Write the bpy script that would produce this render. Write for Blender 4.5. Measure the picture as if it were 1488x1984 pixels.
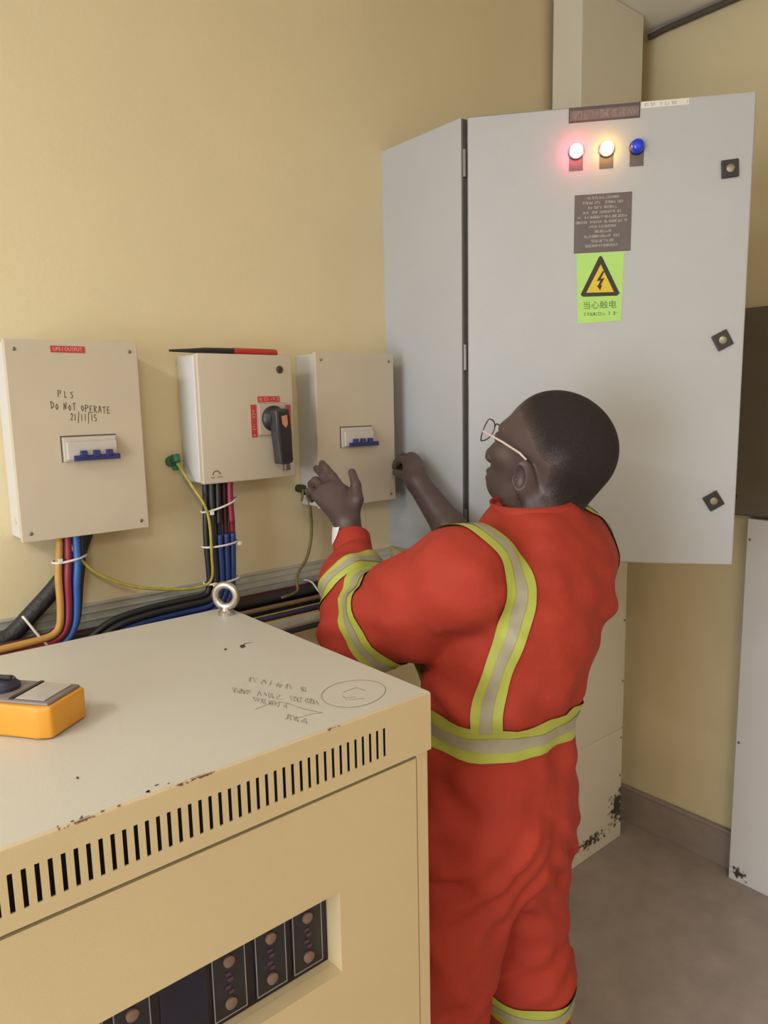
import bpy, bmesh, math, random
import numpy as np
from mathutils import Vector, Matrix
from mathutils.bvhtree import BVHTree

for o in list(bpy.data.objects):
    bpy.data.objects.remove(o)
scene = bpy.context.scene
COL = scene.collection
rnd = random.Random(7)

# ------------------------------------------------------------------ camera
# world axes: X along the wall with the small boxes, Y towards that wall, Z up (metres)
FPX, YAW, PITCH, ROLL, EYE = 1416.0, math.radians(50.19), math.radians(8.56), math.radians(-1.19), 1.65
_fw = Vector((math.cos(YAW)*math.cos(PITCH), math.sin(YAW)*math.cos(PITCH), -math.sin(PITCH)))
_rt0 = Vector((math.sin(YAW), -math.cos(YAW), 0)); _up0 = _rt0.cross(_fw)
_rt = _rt0*math.cos(ROLL) + _up0*math.sin(ROLL)
_up = -_rt0*math.sin(ROLL) + _up0*math.cos(ROLL)
CAM = Vector((0, 0, EYE))
cd = bpy.data.cameras.new('camera'); cd.sensor_fit = 'HORIZONTAL'; cd.sensor_width = 36
cd.lens = FPX/1488*36; cd.clip_start = 0.02
cam = bpy.data.objects.new('camera', cd); COL.objects.link(cam)
cam.matrix_world = Matrix(((_rt.x, _up.x, -_fw.x, 0), (_rt.y, _up.y, -_fw.y, 0), (_rt.z, _up.z, -_fw.z, EYE), (0, 0, 0, 1)))
scene.camera = cam

# ------------------------------------------------------------------ world, lights, exposure
w = bpy.data.worlds.new('world'); scene.world = w; w.use_nodes = True
w.node_tree.nodes['Background'].inputs[0].default_value = (0.80, 0.88, 1.0, 1)
w.node_tree.nodes['Background'].inputs[1].default_value = 0.6
vs = scene.view_settings
vs.view_transform = 'Standard'; vs.look = 'None'; vs.gamma = 1; vs.use_curve_mapping = False; vs.exposure = 0.0

def area(name, loc, target, sx, sy, power, color):
    l = bpy.data.lights.new(name, 'AREA'); l.shape = 'RECTANGLE'; l.size = sx; l.size_y = sy
    l.energy = power; l.color = color
    o = bpy.data.objects.new(name, l); COL.objects.link(o); o.location = loc
    o.rotation_euler = (Vector(target)-Vector(loc)).to_track_quat('-Z', 'Y').to_euler()
    return o
DOORWAY = (-0.75, 0.65)
area('doorway_daylight', (-2.55, -0.05, 1.35), (0, -0.05, 1.35), 1.35, 1.85, 70, (0.88, 0.95, 1.0))
LAMPS = [(-1.35, 0.70), (-1.0, -1.85)]
for i, (lx, ly) in enumerate(LAMPS):
    area('tube_light', (lx, ly, 2.745), (lx, ly, 0), 0.13, 1.15, (29, 48)[i], (1.0, 0.965, 0.91))

# ------------------------------------------------------------------ helpers
def ray(px, py):
    return _fw + _rt*((px-744)/FPX) - _up*((py-992)/FPX)
def onY(px, py, Y): d = ray(px, py); return CAM + d*(Y/d.y)
def onX(px, py, X): d = ray(px, py); return CAM + d*(X/d.x)
def onZ(px, py, Z): d = ray(px, py); return CAM + d*((Z-EYE)/d.z)
def K(px, py, wd): return CAM + ray(px, py)*wd

_mats = {}
def mat(name, col, rough=0.5, metal=0.0, var=0.0, scale=30.0, bump=0.0, bscale=200.0, emit=None, estr=0.0, alpha=None, trans=0.0, col2=None, coat=0.0):
    if name in _mats: return _mats[name]
    m = bpy.data.materials.new(name); m.use_nodes = True
    nt = m.node_tree; b = nt.nodes['Principled BSDF']
    c = tuple(col)+(1,)
    b.inputs['Base Color'].default_value = c
    b.inputs['Roughness'].default_value = rough; b.inputs['Metallic'].default_value = metal
    if coat: b.inputs['Coat Weight'].default_value = coat
    tc = nt.nodes.new('ShaderNodeTexCoord')
    if var > 0 or col2:
        n = nt.nodes.new('ShaderNodeTexNoise'); n.inputs['Scale'].default_value = scale; n.inputs['Detail'].default_value = 5
        nt.links.new(tc.outputs['Object'], n.inputs['Vector'])
        r = nt.nodes.new('ShaderNodeValToRGB')
        r.color_ramp.elements[0].position = 0.3; r.color_ramp.elements[1].position = 0.7
        c2 = col2 or tuple(x*(1-var) for x in col)
        r.color_ramp.elements[0].color = tuple(c2)+(1,); r.color_ramp.elements[1].color = c
        nt.links.new(n.outputs['Fac'], r.inputs['Fac']); nt.links.new(r.outputs['Color'], b.inputs['Base Color'])
    if bump > 0:
        n2 = nt.nodes.new('ShaderNodeTexNoise'); n2.inputs['Scale'].default_value = bscale; n2.inputs['Detail'].default_value = 4
        nt.links.new(tc.outputs['Object'], n2.inputs['Vector'])
        bp = nt.nodes.new('ShaderNodeBump'); bp.inputs['Strength'].default_value = bump; bp.inputs['Distance'].default_value = 0.01
        nt.links.new(n2.outputs['Fac'], bp.inputs['Height']); nt.links.new(bp.outputs['Normal'], b.inputs['Normal'])
    if emit:
        b.inputs['Emission Color'].default_value = tuple(emit)+(1,); b.inputs['Emission Strength'].default_value = estr
    if trans: b.inputs['Transmission Weight'].default_value = trans
    if alpha is not None: b.inputs['Alpha'].default_value = alpha
    _mats[name] = m
    return m

class MB:
    """collects geometry of one part"""
    def __init__(s): s.bm = bmesh.new()
    def box(s, lo, hi, bevel=0.0, M=None, seg=2):
        lo = Vector(lo); hi = Vector(hi); c = (lo+hi)/2; d = hi-lo
        t = Matrix.Translation(c) @ Matrix.Diagonal((d.x, d.y, d.z, 1))
        if M is not None: t = M @ t
        b2 = bmesh.new()
        bmesh.ops.create_cube(b2, size=1, matrix=t)
        if bevel > 0:
            bmesh.ops.bevel(b2, geom=list(b2.edges), offset=bevel, segments=seg, affect='EDGES', profile=0.5)
        s._merge(b2); return s
    def _merge(s, b2):
        me = bpy.data.meshes.new('t'); b2.to_mesh(me); b2.free(); s.bm.from_mesh(me); bpy.data.meshes.remove(me)
    def poly(s, pts, faces):
        v = [s.bm.verts.new(p) for p in pts]
        for f in faces:
            try: s.bm.faces.new([v[i] for i in f])
            except ValueError: pass
        return s
    def prism(s, outline, M, depth):
        """outline: list of (u,v), extruded 0..depth along local z of M"""
        n = len(outline)
        p = [M @ Vector((u, v, 0)) for u, v in outline] + [M @ Vector((u, v, depth)) for u, v in outline]
        f = [list(range(n))[::-1], list(range(n, 2*n))] + [[i, (i+1) % n, n+(i+1) % n, n+i] for i in range(n)]
        return s.poly(p, f)
    def lathe(s, prof, M, n=24, cap=True):
        """prof: list of (radius, z) in the frame M"""
        rows = []
        for r, z in prof:
            rows.append([s.bm.verts.new(M @ Vector((r*math.cos(2*math.pi*i/n), r*math.sin(2*math.pi*i/n), z))) for i in range(n)])
        for a, b in zip(rows[:-1], rows[1:]):
            for i in range(n):
                s.bm.faces.new([a[i], a[(i+1) % n], b[(i+1) % n], b[i]])
        if cap:
            s.bm.faces.new(rows[0][::-1]); s.bm.faces.new(rows[-1])
        return s
    def tube(s, pts, r, n=8, closed=False, taper=None):
        pts = [Vector(p) for p in pts]; N = len(pts); rows = []
        nrm = None
        for i, p in enumerate(pts):
            if closed: t = pts[(i+1) % N]-pts[i-1]
            else: t = pts[min(i+1, N-1)]-pts[max(i-1, 0)]
            t.normalize()
            if nrm is None:
                nrm = t.orthogonal().normalized()
            nrm = (nrm - t*nrm.dot(t)).normalized()
            bn = t.cross(nrm); rr = r*(taper[i] if taper else 1)
            rows.append([s.bm.verts.new(p + nrm*(rr*math.cos(2*math.pi*k/n)) + bn*(rr*math.sin(2*math.pi*k/n))) for k in range(n)])
        prs = list(zip(rows[:-1], rows[1:]))
        if closed: prs.append((rows[-1], rows[0]))
        for a, b in prs:
            for k in range(n):
                s.bm.faces.new([a[k], a[(k+1) % n], b[(k+1) % n], b[k]])
        if not closed:
            s.bm.faces.new(rows[0][::-1]); s.bm.faces.new(rows[-1])
        return s
    def build(s, name, material, parent=None, smooth=False, label=None, angle=35):
        bmesh.ops.recalc_face_normals(s.bm, faces=list(s.bm.faces))
        me = bpy.data.meshes.new(name); s.bm.to_mesh(me); s.bm.free()
        return link(name, me, material, parent, smooth, label, angle)

def link(name, me, material, parent=None, smooth=False, label=None, angle=35):
    o = bpy.data.objects.new(name, me); COL.objects.link(o)
    if material is not None: me.materials.append(material)
    if smooth:
        me.shade_smooth()
        if angle < 180: 
            try: me.set_sharp_from_angle(angle=math.radians(angle))
            except Exception: pass
    if parent is not None: adopt(o, parent)
    if label: o['label'] = label
    return o
def world_of(o):
    m = o.matrix_basis.copy()
    if o.parent is not None: m = world_of(o.parent) @ o.matrix_parent_inverse @ m
    return m
def adopt(o, parent):
    o.parent = parent; o.matrix_parent_inverse = world_of(parent).inverted()
def tag(o, label, cat, group=None):
    o['label'] = label; o['category'] = cat
    if group: o['group'] = group
    return o
def thing(name, label, cat, loc, group=None):
    o = bpy.data.objects.new(name, None); COL.objects.link(o); o.location = loc; o.empty_display_size = 0.05
    return tag(o, label, cat, group)
def struct(o): o['kind'] = 'structure'; return o
def frame(o, x, y, z):
    x, y, z = Vector(x), Vector(y), Vector(z)
    return Matrix(((x.x, y.x, z.x, o[0]), (x.y, y.y, z.y, o[1]), (x.z, y.z, z.z, o[2]), (0, 0, 0, 1)))
def spline(pts, per=8, closed=False):
    P = [Vector(p) for p in pts]; n = len(P); out = []
    rng = range(n) if closed else range(n-1)
    for i in rng:
        if closed: p0, p1, p2, p3 = P[i-1], P[i], P[(i+1) % n], P[(i+2) % n]
        else: p0, p1, p2, p3 = P[max(i-1, 0)], P[i], P[i+1], P[min(i+2, n-1)]
        for k in range(per):
            t = k/per
            out.append(0.5*((2*p1)+(p2-p0)*t+(2*p0-5*p1+4*p2-p3)*t*t+(3*p1-p0-3*p2+p3)*t*t*t))
    if not closed: out.append(P[-1])
    return out
def text_obj(name, body, M, size, material, parent, width=None, thick=0.0002):
    cu = bpy.data.curves.new('txt', 'FONT'); cu.body = body; cu.size = size; cu.align_x = 'CENTER'; cu.align_y = 'CENTER'
    cu.extrude = thick; cu.resolution_u = 3
    t = bpy.data.objects.new('txt', cu); COL.objects.link(t)
    dg = bpy.context.evaluated_depsgraph_get()
    me = bpy.data.meshes.new_from_object(t.evaluated_get(dg))
    bpy.data.objects.remove(t); bpy.data.curves.remove(cu)
    if width and len(me.vertices):
        xs = [v.co.x for v in me.vertices]; f = width/max(1e-6, max(xs)-min(xs)); c = (max(xs)+min(xs))/2
        for v in me.vertices: v.co.x = (v.co.x-c)*f
    me.transform(M); me.name = name
    return link(name, me, material, parent)
STROKES = {
 'P': [[(0, 0), (.05, 1)], [(.05, 1), (.5, .9), (.5, .6), (.03, .5)]],
 'L': [[(.1, 1), (.05, 0), (.5, .05)]], 'S': [[(.5, .95), (.1, .8), (.15, .55), (.45, .4), (.4, .05), (0, .05)]],
 'D': [[(.1, 0), (.1, 1)], [(0, 1), (.55, .7), (.5, .3), (.05, 0)]], 'O': [[(.3, .75), (.05, .4), (.25, 0), (.5, .35), (.3, .75)]],
 'N': [[(0, 0), (.1, .9), (.4, .1), (.5, 1)]], 'T': [[(0, .9), (.6, 1)], [(.3, .95), (.25, 0)]],
 'E': [[(.5, .95), (.1, .9), (.05, 0), (.5, .05)], [(.08, .5), (.4, .5)]], 'R': [[(.05, 0), (.1, 1), (.5, .85), (.1, .5), (.5, 0)]],
 'A': [[(0, 0), (.3, 1), (.5, 0)], [(.1, .35), (.45, .35)]], '2': [[(0, .75), (.25, 1), (.45, .7), (0, 0), (.5, .05)]],
 '1': [[(.25, 1), (.2, 0)]], '5': [[(.5, 1), (.1, .95), (.08, .55), (.45, .45), (.4, .05), (0, .05)]], '/': [[(.35, 1.35), (.1, -.35)]],
 'K': [[(.05, 0), (.05, 1)], [(.5, 1), (.05, .45), (.5, 0)]], 'H': [[(.05, 0), (.05, 1)], [(.5, 0), (.5, 1)], [(.05, .5), (.5, .5)]],
 'o': [[(.3, .55), (.05, .3), (.25, 0), (.5, .3), (.3, .55)]]}
def ribbon(mb, pts, w, M):
    pts = [Vector((p[0], p[1])) for p in pts]
    for a, b in zip(pts[:-1], pts[1:]):
        d = (b-a)
        if d.length < 1e-6: continue
        d.normalize(); nn = Vector((-d.y, d.x))*w/2; a2 = a-d*w*.3; b2 = b+d*w*.3
        mb.poly([M @ Vector((q.x, q.y, 0)) for q in (a2-nn, b2-nn, b2+nn, a2+nn)], [(0, 1, 2, 3)])
def handwriting(name, lines, M, material, parent, w=0.0011):
    mb = MB()
    for (txt, x, y, h, adv, slope) in lines:
        cx = x
        for i, ch in enumerate(txt):
            if ch == ' ': cx += adv*.8; continue
            jy = rnd.uniform(-.06, .06)*h
            for st in STROKES[ch]:
                ribbon(mb, [(cx+u*h*.75+rnd.uniform(-.02, .02)*h, y+v*h+jy+slope*(cx-x)) for u, v in st], w, M)
            cx += adv
    return mb.build(name, material, parent)
def scrawl(name, rows, M, material, parent, w=0.001):
    """illegible lettering: rows of (x0,x1,y,h)"""
    mb = MB()
    for x0, x1, y, h in rows:
        x = x0
        while x < x1:
            wd = h*rnd.uniform(.5, .75)
            if rnd.random() < .86:
                for st in STROKES[rnd.choice('PLSDONTER2AHK')]:
                    if rnd.random() < .3: continue
                    mu, mv = rnd.random() < .5, rnd.random() < .5       # mirrored pieces: texture of print, no words
                    ribbon(mb, [(x+(.55-u if mu else u)*wd*1.7, y+(1-v if mv else v)*h) for u, v in st], w, M)
            x += wd*1.35
    return mb.build(name, material, parent)

# ------------------------------------------------------------------ materials
M_wall = mat('yellow_wall_paint', (0.72, 0.615, 0.395), .6, var=.06, scale=3, bump=.05, bscale=90)
M_ceil = mat('ceiling_paint', (0.86, 0.83, 0.78), .8, var=.06, scale=4)
M_floor = mat('floor_screed', (0.40, 0.335, 0.30), .55, var=.22, scale=9, bump=.08, bscale=60)
M_skirt = mat('skirting_paint', (0.33, 0.265, 0.235), .5, var=.15, scale=20)
M_white = mat('white_powdercoat', (0.455, 0.465, 0.485), .42, var=.03, scale=6, bump=.03, bscale=500)
M_beige = mat('beige_powdercoat', (0.56, 0.485, 0.38), .42, var=.05, scale=7, bump=.03, bscale=500)
M_boxwhite = mat('box_side_white', (0.60, 0.595, 0.59), .42, var=.03, scale=6)
M_cream = mat('cream_cabinet_paint', (0.60, 0.475, 0.28), .38, var=.06, scale=5, bump=.03, bscale=400)
M_creamtop = mat('overhead_lit_cream_lid', (0.57, 0.55, 0.49), .45, var=.05, scale=4, bump=.03, bscale=300)  # paler than the front: cool overhead light put into the lid colour
M_dark = mat('dark_void', (0.012, 0.010, 0.012), .7, var=.2)
M_black = mat('black_plastic', (0.02, 0.02, 0.023), .38, var=.2, scale=60)
M_red = mat('red_label', (0.50, 0.055, 0.05), .45, var=.1)
M_redtxt = mat('label_lettering', (0.78, 0.42, 0.38), .6, var=.05)
M_ink = mat('marker_ink', (0.075, 0.06, 0.045), .7, var=.3, scale=80)
M_pencil = mat('faint_marker', (0.34, 0.31, 0.25), .7, var=.25, scale=90)
M_screw = mat('steel_screw', (0.32, 0.28, 0.24), .35, .9, var=.2, scale=90)
M_steel = mat('galvanised_steel', (0.55, 0.56, 0.50), .42, .35, var=.2, scale=25)
M_chrome = mat('zinc_eyebolt', (0.62, 0.58, 0.55), .28, .95, var=.15, scale=50)
M_tie = mat('white_nylon', (0.72, 0.71, 0.68), .45, var=.05)
M_blue = mat('blue_toggle', (0.025, 0.035, 0.16), .4, var=.1)
M_brk = mat('breaker_grey', (0.55, 0.51, 0.47), .45, var=.06)
M_plate = mat('grey_plate', (0.135, 0.11, 0.11), .5, var=.15, scale=50)
M_plate2 = mat('grey_plate_rim', (0.10, 0.075, 0.075), .5, var=.15, scale=50)
M_platetxt = mat('plate_lettering', (0.45, 0.40, 0.38), .6, var=.1)
M_green = mat('sticker_green', (0.43, 0.72, 0.18), .55, var=.05)
M_yellow = mat('sign_yellow', (0.72, 0.52, 0.03), .5, var=.06)
M_sblack = mat('sign_black', (0.022, 0.016, 0.008), .5, var=.1)
M_greentxt = mat('sticker_lettering', (0.10, 0.17, 0.045), .6, var=.1)

# ------------------------------------------------------------------ the room
YA, XB, ZC = 1.54, 2.43, 2.865
XL, YR = -2.3, -2.6
struct(MB().box((XL-.15, YA, -.1), (XB+.15, YA+.15, ZC+.1)).build('wall_front', M_wall))
struct(MB().box((XB, YR-.15, -.1), (XB+.15, YA, ZC+.1)).build('wall_right', M_wall))
wl = MB()
wl.box((XL-.15, YR, -.1), (XL, DOORWAY[0], ZC+.1)); wl.box((XL-.15, DOORWAY[1], -.1), (XL, YA, ZC+.1)); wl.box((XL-.15, DOORWAY[0], 2.3), (XL, DOORWAY[1], ZC+.1))
struct(wl.build('wall_left', M_wall))
struct(MB().box((XL-.15, YR-.15, -.1), (XB, YR, ZC+.1)).build('wall_rear', M_wall))
struct(MB().box((XL-.9, YR-.15, -.12), (XB+.15, YA+.15, 0)).build('floor', M_floor))
struct(MB().box((XL-.15, YR-.15, ZC), (XB+.15, YA+.15, ZC+.12)).build('ceiling', M_ceil))
# skirting: face plus a thin cap moulding
sk = MB(); sk.box((XB-.014, YR, 0), (XB, YA, .132), .002); sk.box((XB-.02, YR, .132), (XB, YA, .146), .004)
struct(sk.build('baseboard_right', M_skirt))
sk = MB(); sk.box((XL, YA-.014, 0), (XB-.02, YA, .132), .002); sk.box((XL, YA-.02, .132), (XB-.02, YA, .146), .004)
struct(sk.build('baseboard_front', M_skirt))
# thin dark round strip along the ceiling joint
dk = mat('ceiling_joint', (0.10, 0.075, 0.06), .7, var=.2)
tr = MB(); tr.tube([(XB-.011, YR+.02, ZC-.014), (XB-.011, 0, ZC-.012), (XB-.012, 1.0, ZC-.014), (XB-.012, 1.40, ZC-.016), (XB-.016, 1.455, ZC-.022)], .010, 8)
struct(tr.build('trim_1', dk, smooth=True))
df = MB()
df.box((XL-.17, DOORWAY[0]-.06, 0), (XL+.02, DOORWAY[0], 2.36), .004); df.box((XL-.17, DOORWAY[1], 0), (XL+.02, DOORWAY[1]+.06, 2.36), .004)
df.box((XL-.17, DOORWAY[0], 2.30), (XL+.02, DOORWAY[1], 2.36), .004)
struct(df.build('door_1', M_white))
# ceiling lamps behind the photographer
M_lampbody = mat('lamp_housing', (0.75, 0.75, 0.73), .4, var=.03)
M_tube = mat('lit_tube', (0.9, 0.85, 0.75), .4, var=.02, emit=(1, .9, .75), estr=3)
for i, (lx, ly) in enumerate(LAMPS):
    t = thing('ceiling_lamp', 'white twin tube ceiling lamp, lit, the one %s' % ('beside the doorway' if i == 0 else 'in the rear half of the room'), 'lamp', (lx, ly, ZC), 'ceiling lamps')
    MB().box((lx-.09, ly-.62, ZC-.055), (lx+.09, ly+.62, ZC), .008).build('housing', M_lampbody, t)
    for s in (-.045, .045):
        MB().tube([(lx+s, ly-.59, ZC-.075), (lx+s, ly+.59, ZC-.075)], .013, 12).build('tube', M_tube, t, True)

# ------------------------------------------------------------------ cable riser in the corner
rx0, rx1, ry0 = 1.978, 2.312, 1.412
mr = mat('riser_paint', (0.72, 0.67, 0.57), .45, var=.04, scale=6)
nt = mr.node_tree; b = nt.nodes['Principled BSDF']
def add_stain(m, centers_expr_obj, col=(0.06, 0.045, 0.035)):
    """rust and scuff stains: noise thresholded inside a soft blob (object space = world here)"""
    nt = m.node_tree; b = nt.nodes['Principled BSDF']
    src = b.inputs['Base Color'].links[0].from_socket
    tc = nt.nodes.new('ShaderNodeTexCoord'); last = src
    for (c, rad, thr, sc) in centers_expr_obj:
        mp = nt.nodes.new('ShaderNodeMapping'); mp.inputs['Location'].default_value = [-c[i]/rad[i] for i in range(3)]
        mp.inputs['Scale'].default_value = [1/r for r in rad]
        nt.links.new(tc.outputs['Object'], mp.inputs['Vector'])
        ln = nt.nodes.new('ShaderNodeVectorMath'); ln.operation = 'LENGTH'; nt.links.new(mp.outputs[0], ln.inputs[0])
        n = nt.nodes.new('ShaderNodeTexNoise'); n.inputs['Scale'].default_value = sc; n.inputs['Detail'].default_value = 6
        nt.links.new(tc.outputs['Object'], n.inputs['Vector'])
        ad = nt.nodes.new('ShaderNodeMath'); ad.operation = 'MULTIPLY_ADD'; ad.inputs[1].default_value = -.55; nt.links.new(ln.outputs['Value'], ad.inputs[0]); nt.links.new(n.outputs['Fac'], ad.inputs[2])
        r = nt.nodes.new('ShaderNodeValToRGB'); r.color_ramp.elements[0].position = thr; r.color_ramp.elements[1].position = thr+.12
        nt.links.new(ad.outputs[0], r.inputs['Fac'])
        mx = nt.nodes.new('ShaderNodeMix'); mx.data_type = 'RGBA'
        nt.links.new(r.outputs['Color'], mx.inputs[0]); nt.links.new(last, mx.inputs[6]); mx.inputs[7].default_value = tuple(col)+(1,)
        last = mx.outputs[2]
    nt.links.new(last, b.inputs['Base Color'])
add_stain(mr, [((2.29, 1.41, .13), (.10, .1, .13), .22, 60), ((2.12, 1.41, .06), (.25, .1, .05), .30, 70), ((2.00, 1.41, .05), (.06, .06, .05), .3, 80)])
t = thing('cable_riser', 'tall off-white metal cable riser from floor to ceiling in the corner', 'duct', (0, 0, 0))
MB().box((rx0+.004, ry0+.004, 0), (rx1-.004, YA-.022, ZC)).build('casing', mr, t)
MB().box((rx0, ry0, .437), (rx1, YA-.022, ZC-.001), .004).build('upper_cover', mr, t)
MB().box((rx0, ry0, .062), (rx1, YA-.022, .434), .004).build('lower_cover', mr, t)
MB().box((rx0-.002, ry0-.003, 0), (rx1, YA-.022, .058), .004).build('plinth', mr, t)
for z in (.25, .40, .62, .85, 1.6, 2.2, 2.6):
    MB().lathe([(.0045, 0), (.0045, .0015), (.002, .0025)], frame((rx1-.012, ry0, z), (1, 0, 0), (0, 0, 1), (0, -1, 0)), 10).build('screw', M_screw, t)

# ------------------------------------------------------------------ white duct and grey cabinet on the far wall
mw = mat('cool_white_duct', (0.70, 0.68, 0.69), .45, var=.03, scale=6)
add_stain(mw, [((2.37, 1.0, .03), (.08, .07, .05), .28, 80)])
t = thing('wall_duct', 'tall cool white panel duct standing on the floor against the yellow wall', 'duct', (0, 0, 0))
MB().box((2.37, .45, 0), (XB-.022, 1.027, 1.257), .003).build('panel', mw, t)
for z in (.5, 1.19): MB().lathe([(.0045, 0), (.0045, .0015), (.002, .0025)], frame((2.37, 1.016, z), (0, 1, 0), (0, 0, 1), (-1, 0, 0)), 10).build('screw', M_screw, t)
mg = mat('olive_grey_paint', (0.155, 0.13, 0.095), .5, var=.08, scale=10)
t = thing('wall_cabinet', 'dark olive grey cabinet hung on the yellow wall above the white duct', 'cabinet', (0, 0, 1.262))
MB().box((2.385, .44, 1.262), (XB, 1.13, 1.917), .003).build('body', mg, t)
MB().box((2.372, .445, 1.268), (2.384, 1.125, 1.911), .003).build('door', mg, t)
MB().lathe([(.01, 0), (.01, .006), (.006, .008)], frame((2.372, 1.075, 1.325), (0, 1, 0), (0, 0, 1), (-1, 0, 0)), 12).build('lock', M_black, t)

# ------------------------------------------------------------------ big wall cabinet with open door
cx0, cy0, cz0, cz1 = 1.302, 1.256, 1.252, 2.293
cw = 0.63
t = bigcab = thing('control_cabinet', 'large white wall-mounted control cabinet, door swung open, red, yellow and blue lamps', 'cabinet', (cx0+cw/2, YA, cz0))
th = .002; bd = MB()
bd.box((cx0, cy0, cz0), (cx0+th, YA, cz1)); bd.box((cx0+cw-th, cy0, cz0), (cx0+cw, YA, cz1))
bd.box((cx0+th, cy0, cz1-th), (cx0+cw-th, YA, cz1)); bd.box((cx0+th, cy0, cz0), (cx0+cw-th, YA, cz0+th)); bd.box((cx0+th, YA-.004, cz0+th), (cx0+cw-th, YA, cz1-th))
for (a, bb) in (((cx0+th, cy0, cz0+th), (cx0+.022, cy0+.002, cz1-th)), ((cx0+cw-.022, cy0, cz0+th), (cx0+cw-th, cy0+.002, cz1-th)),
                ((cx0+.022, cy0, cz1-.022), (cx0+cw-.022, cy0+.002, cz1-th)), ((cx0+.022, cy0, cz0+th), (cx0+cw-.022, cy0+.002, cz0+.022))):
    bd.box(a, bb)
bd.build('body', M_white, t)
MB().box((cx0+.04, YA-.03, cz0+.05), (cx0+cw-.04, YA-.02, cz1-.05)).build('mounting_plate', M_steel, t)
for i in range(3):
    for j in range(4):
        MB().box((cx0+.09+j*.12, YA-.12, cz0+.15+i*.27), (cx0+.17+j*.12, YA-.03, cz0+.27+i*.27), .006).build('contactor', M_black if j % 2 else M_brk, t)
MB().box((cx0+.001, cy0-.004, cz0+.002), (cx0+.024, cy0-.0002, cz1-.002), .001).build('hinge_gap_shade', mat('gap_shade_grey', (.11, .10, .09), .7, var=.2), t)  # dark strip added over the flange so the hinge gap reads shaded
for z in (cz0+.10, cz0+.50, cz1-.10):
    MB().tube([(cx0+.0035, cy0-.0075, z-.03), (cx0+.0035, cy0-.0075, z+.03)], .0045, 10).build('hinge', mat('hinge_grey', (.22, .21, .20), .4, .5, var=.1), t, True)
DH = Vector((1.302, 1.248, 0)); DU = Vector((math.cos(math.radians(-50)), math.sin(math.radians(-50)), 0)); DN = Vector((DU.y, -DU.x, 0))
DM = frame(DH, DU, (0, 0, 1), DN)          # door frame: u along the door, v = height, w = out of the door
door = MB()
door.box((.0085, cz0+.003, -.002), (.626, cz1-.001, 0), 0, DM)
for a, bb in (((.0085, cz0+.003, -.022), (.0105, cz1-.001, 0)), ((.624, cz0+.003, -.022), (.626, cz1-.001, 0)), ((.0085, cz0+.003, -.022), (.626, cz0+.005, 0)), ((.0085, cz1-.003, -.022), (.626, cz1-.001, 0))):
    door.box(a, bb, 0, DM)
door = door.build('door', M_white, t, label='flat white sheet steel door, open')
MB().box((.02, cz0+.015, -.012), (.614, cz1-.015, -.004), .003, DM).build('gasket', M_black, door)
def dbox(name, m, u0, u1, v0, v1, d, par=door, bevel=.0006, d0=0.0):
    return MB().box((u0, v0, d0), (u1, v1, d), bevel, DM).build(name, m, par)
def DF(u, v, wd=0.0): return frame(DM @ Vector((u, v, wd)), DU, (0, 0, 1), DN)
dbox('nameplate', M_plate2, .235, .388, 2.259, 2.2915, .0012)
dbox('nameplate_field', mat('plate_field', (0.215, 0.15, 0.145), .55, var=.2, scale=60), .238, .385, 2.2635, 2.285, .0015)
scrawl('nameplate_lettering', [(.242, .380, 2.266, .015), (.246, .381, 2.267, .013), (.244, .380, 2.266, .014)], DF(0, 0, .0017), mat('nameplate_print', (.34, .27, .26), .6, var=.2, scale=90), door, .0013)
dbox('white_label', mat('white_sticker', (0.74, 0.71, 0.66), .5, var=.03), .39, .49, 2.2775, 2.291, .0008)
scrawl('white_label_lettering', [(.396, .445, 2.281, .006), (.452, .486, 2.281, .006)], DF(0, 0, .001), mat('grey_print', (.36, .34, .32), .6, var=.1), door, .001)
for nm, u, e, s, lens, lab in (('red', .252, (1, .10, .16), 42, (0.8, .05, .05), (0.30, .03, .05)), ('yellow', .318, (1, .52, .08), 28, (.9, .5, .05), (.32, .16, .06)), ('blue', .383, (0.0, .05, 1), 0.12, (0.006, .03, .55), (.13, .095, .10))):
    dbox('lamp_tag', M_plate, u-.0145, u+.0155, 2.158, 2.194, .0012)
    MB().lathe([(.0165, 0), (.0165, .005), (.0145, .007)], DF(u, 2.197), 24).build('lamp_bezel', M_black if nm == 'blue' else M_screw, door, True)
    ml = mat(nm+'_lamp_lens', lens, .25, var=.02, emit=e, estr=s, coat=.5)
    MB().lathe([(.0145, .006), (.0148, .010), (.0145, .016), (.0125, .020), (.008, .0225), (.002, .0235)], DF(u, 2.197), 24).build('lamp_lens', ml, door, True, label=nm+' indicator lamp lens' + ('' if nm == 'blue' else ', lit'))
dbox('notice_plate', M_plate, .251, .376, 1.978, 2.105, .0012)
rows = [(.276, .348), (.268, .355), (.281, .343), (.268, .352), (.257, .364), (.254, .366), (.282, .342), (.296, .330), (.273, .350), (.285, .338), (.275, .345)]
scrawl('notice_lettering', [(a+q_, bb, 2.094-i*.0104, .0052) for i, (a, bb) in enumerate(rows) for q_ in (0, .0017)], DF(0, 0, .0014), M_platetxt, door, .0011)
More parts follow.
